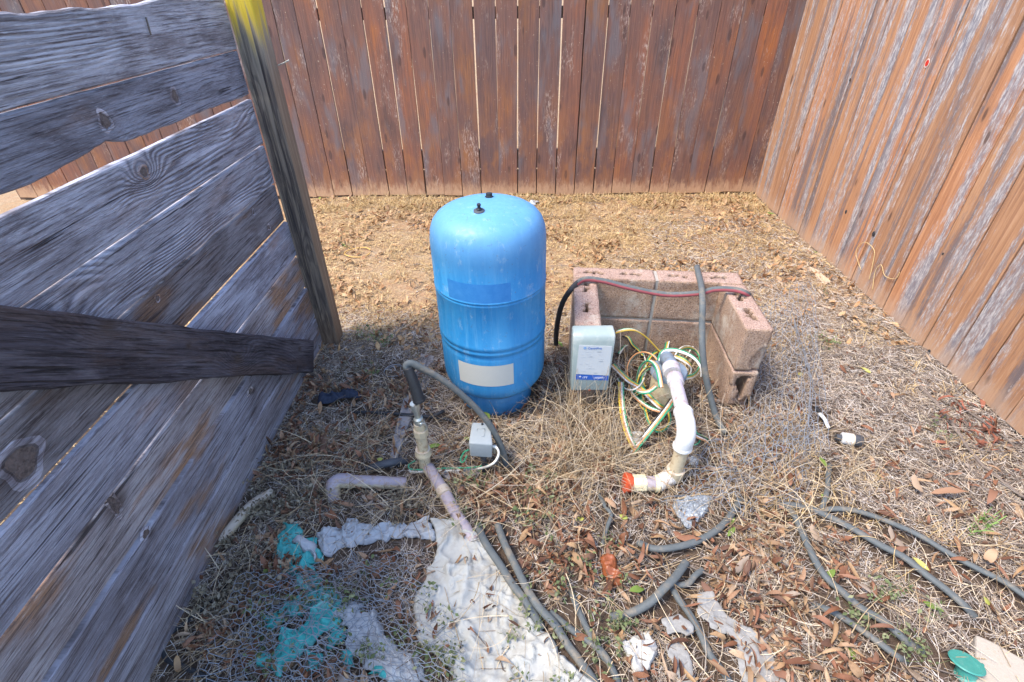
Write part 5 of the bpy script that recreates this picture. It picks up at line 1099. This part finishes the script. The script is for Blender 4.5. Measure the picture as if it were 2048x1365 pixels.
# ---------------------------------------------------------------- chicken wire
def hexwire(name, fn, nu, nv, keep, label, r=.00095, jit=.24, seed=2):
    rr = np.random.RandomState(seed); E = {}; nodes = {}; edges = set()
    def nd(a, b):
        k = (round(a, 3), round(b, 3))
        if k not in nodes: nodes[k] = len(nodes)
        return nodes[k]
    s3 = math.sqrt(3)/2
    for i in range(nu):
        for j in range(nv):
            cx_, cy_ = i*1.5, (j+.5*(i % 2))*2*s3
            c = [nd(cx_+math.cos(k*math.pi/3), cy_+math.sin(k*math.pi/3)) for k in range(6)]
            for k in range(6): edges.add(tuple(sorted((c[k], c[(k+1) % 6]))))
    K = np.array(list(nodes.keys())); K = K+rr.normal(0, jit, K.shape)
    U, W_ = K[:, 0]/(nu*1.5), K[:, 1]/(nv*2*s3)
    P = fn(U, W_); ok = keep(U, W_, P)
    mb = MB(); V = []; Fs = []
    for a, b in sorted(edges):
        if not (ok[a] and ok[b]): continue
        A, B = P[a], P[b]; d = B-A; l = np.linalg.norm(d)
        if l < 1e-4 or l > .09: continue
        d /= l; s_ = np.cross(d, [.3, .2, 1.]); s_ /= np.linalg.norm(s_); t_ = np.cross(d, s_); n0 = len(V)
        for Q in (A, B):
            for k in range(3): V.append(Q+r*(math.cos(k*2.094)*s_+math.sin(k*2.094)*t_))
        Fs += [(n0+k, n0+(k+1) % 3, n0+3+(k+1) % 3, n0+3+k) for k in range(3)]
    c = np.mean(V, 0)*[1, 1, 0]
    return setp(ob(name, mesh(name, np.array(V)-c, np.array(Fs), MESHW, True), None, c), label, 'chicken wire')
def quadmap(c, zf, seed=1, wob=.02):
    A, B, C, D = [np.array(G(*p)[:2]) for p in c]
    def f(U, W_):
        P = (A[None]*(1-U)[:, None]+B[None]*U[:, None])*(1-W_)[:, None]+(D[None]*(1-U)[:, None]+C[None]*U[:, None])*W_[:, None]
        P = P+(np.c_[fbm(np.c_[U, W_], 4, 3, seed), fbm(np.c_[U, W_], 4, 3, seed+3)]-.5)*wob*2
        return np.c_[P, zf(U, W_, P)]
    return f
hexwire('chicken_wire', quadmap([(480, 1110), (900, 1120), (1010, 1400), (420, 1400)], lambda U, W_, P: .035+fbm(P, 7, 3, 5)*.055, 3, .03), 27, 19, lambda U, W_, P: (P[:, 0] > -.80) & (U+.25*fbm(P, 9, 2, 4) < 1.02) & (W_ > .05+.3*fbm(P, 8, 2, 8)*(U < .5)), 'crumpled grey chicken wire lying over the turquoise bag and the edge of the white cloth', seed=5)
hexwire('chicken_wire', quadmap([(540, 1170), (720, 1130), (880, 1390), (500, 1390)], lambda U, W_, P: .02+fbm(P, 9, 3, 15)*.05, 13, .05), 20, 14, lambda U, W_, P: fbm(P, 9, 2, 14) > .3, 'second crumpled layer of chicken wire nearer the gate, tangled with twigs', seed=6, jit=.25)
hexwire('chicken_wire', quadmap([(1500, 660), (1600, 640), (1640, 950), (1480, 950)], lambda U, W_, P: .02+.15*np.sin(np.clip(U, 0, 1)*math.pi*.62)**.8*(1-.5*W_)+fbm(P, 12, 3, 9)*.03+.02, 6, .02), 16, 17, lambda U, W_, P: U > -1, 'bulging heap of chicken wire leaning against the right end of the block wall', r=.0011, seed=8, jit=.22)
hexwire('chicken_wire', quadmap([(1420, 880), (1620, 860), (1620, 1030), (1330, 1040)], lambda U, W_, P: .015+fbm(P, 14, 3, 29)*.075, 9, .05), 19, 12, lambda U, W_, P: fbm(P, 8, 2, 24) > .28, 'flattened tangle of chicken wire in the straw right of the cream pipe', r=.0011, seed=9, jit=.28)
wp = [PY(1590, 632, 1.66), G(1604, 700, .05), G(1617, 755, .06), G(1620, 820, .05), G(1613, 880, .04), G(1603, 935, .02)]
wp[0] = G(1588, 640, .02)
root = empty('wire_edge', tuple(wp[0]), 'twisted grey selvedge wire curving down the right side of the chicken wire heap', 'wire')
for k in range(3):
    C = spline([p+rs.normal(0, .006, 3) for p in wp], 10)-wp[0]; V, Fs, M = tubev(C, .0013, 5); ob('strand', mesh('strand', V, Fs, MESHW, True), root)

GRP = {'hose': 'grey and black hoses lying about the yard', 'stick': 'sticks and twigs on the ground', 'chicken wire': 'crumpled pieces of chicken wire', 'carpet': 'grey carpet scraps at the bottom', 'plastic bag': 'scraps of turquoise plastic bag', 'plastic': 'scraps of white plastic',
       'pipe': 'loose stained pipes', 'fitting': 'small plastic fittings', 'vine': 'dry vine curls on the right fence', 'paper': 'scraps of white paper', 'wire': 'loose grey wires'}
for o_ in bpy.data.objects:
    if o_.get('category') in GRP and not o_.get('group'): o_['group'] = GRP[o_['category']]
    if o_.get('category') == 'leaf' and not o_.get('group'): o_['group'] = 'green and yellow leaves' if o_.name.startswith('green') else 'largest dry leaves on the ground'
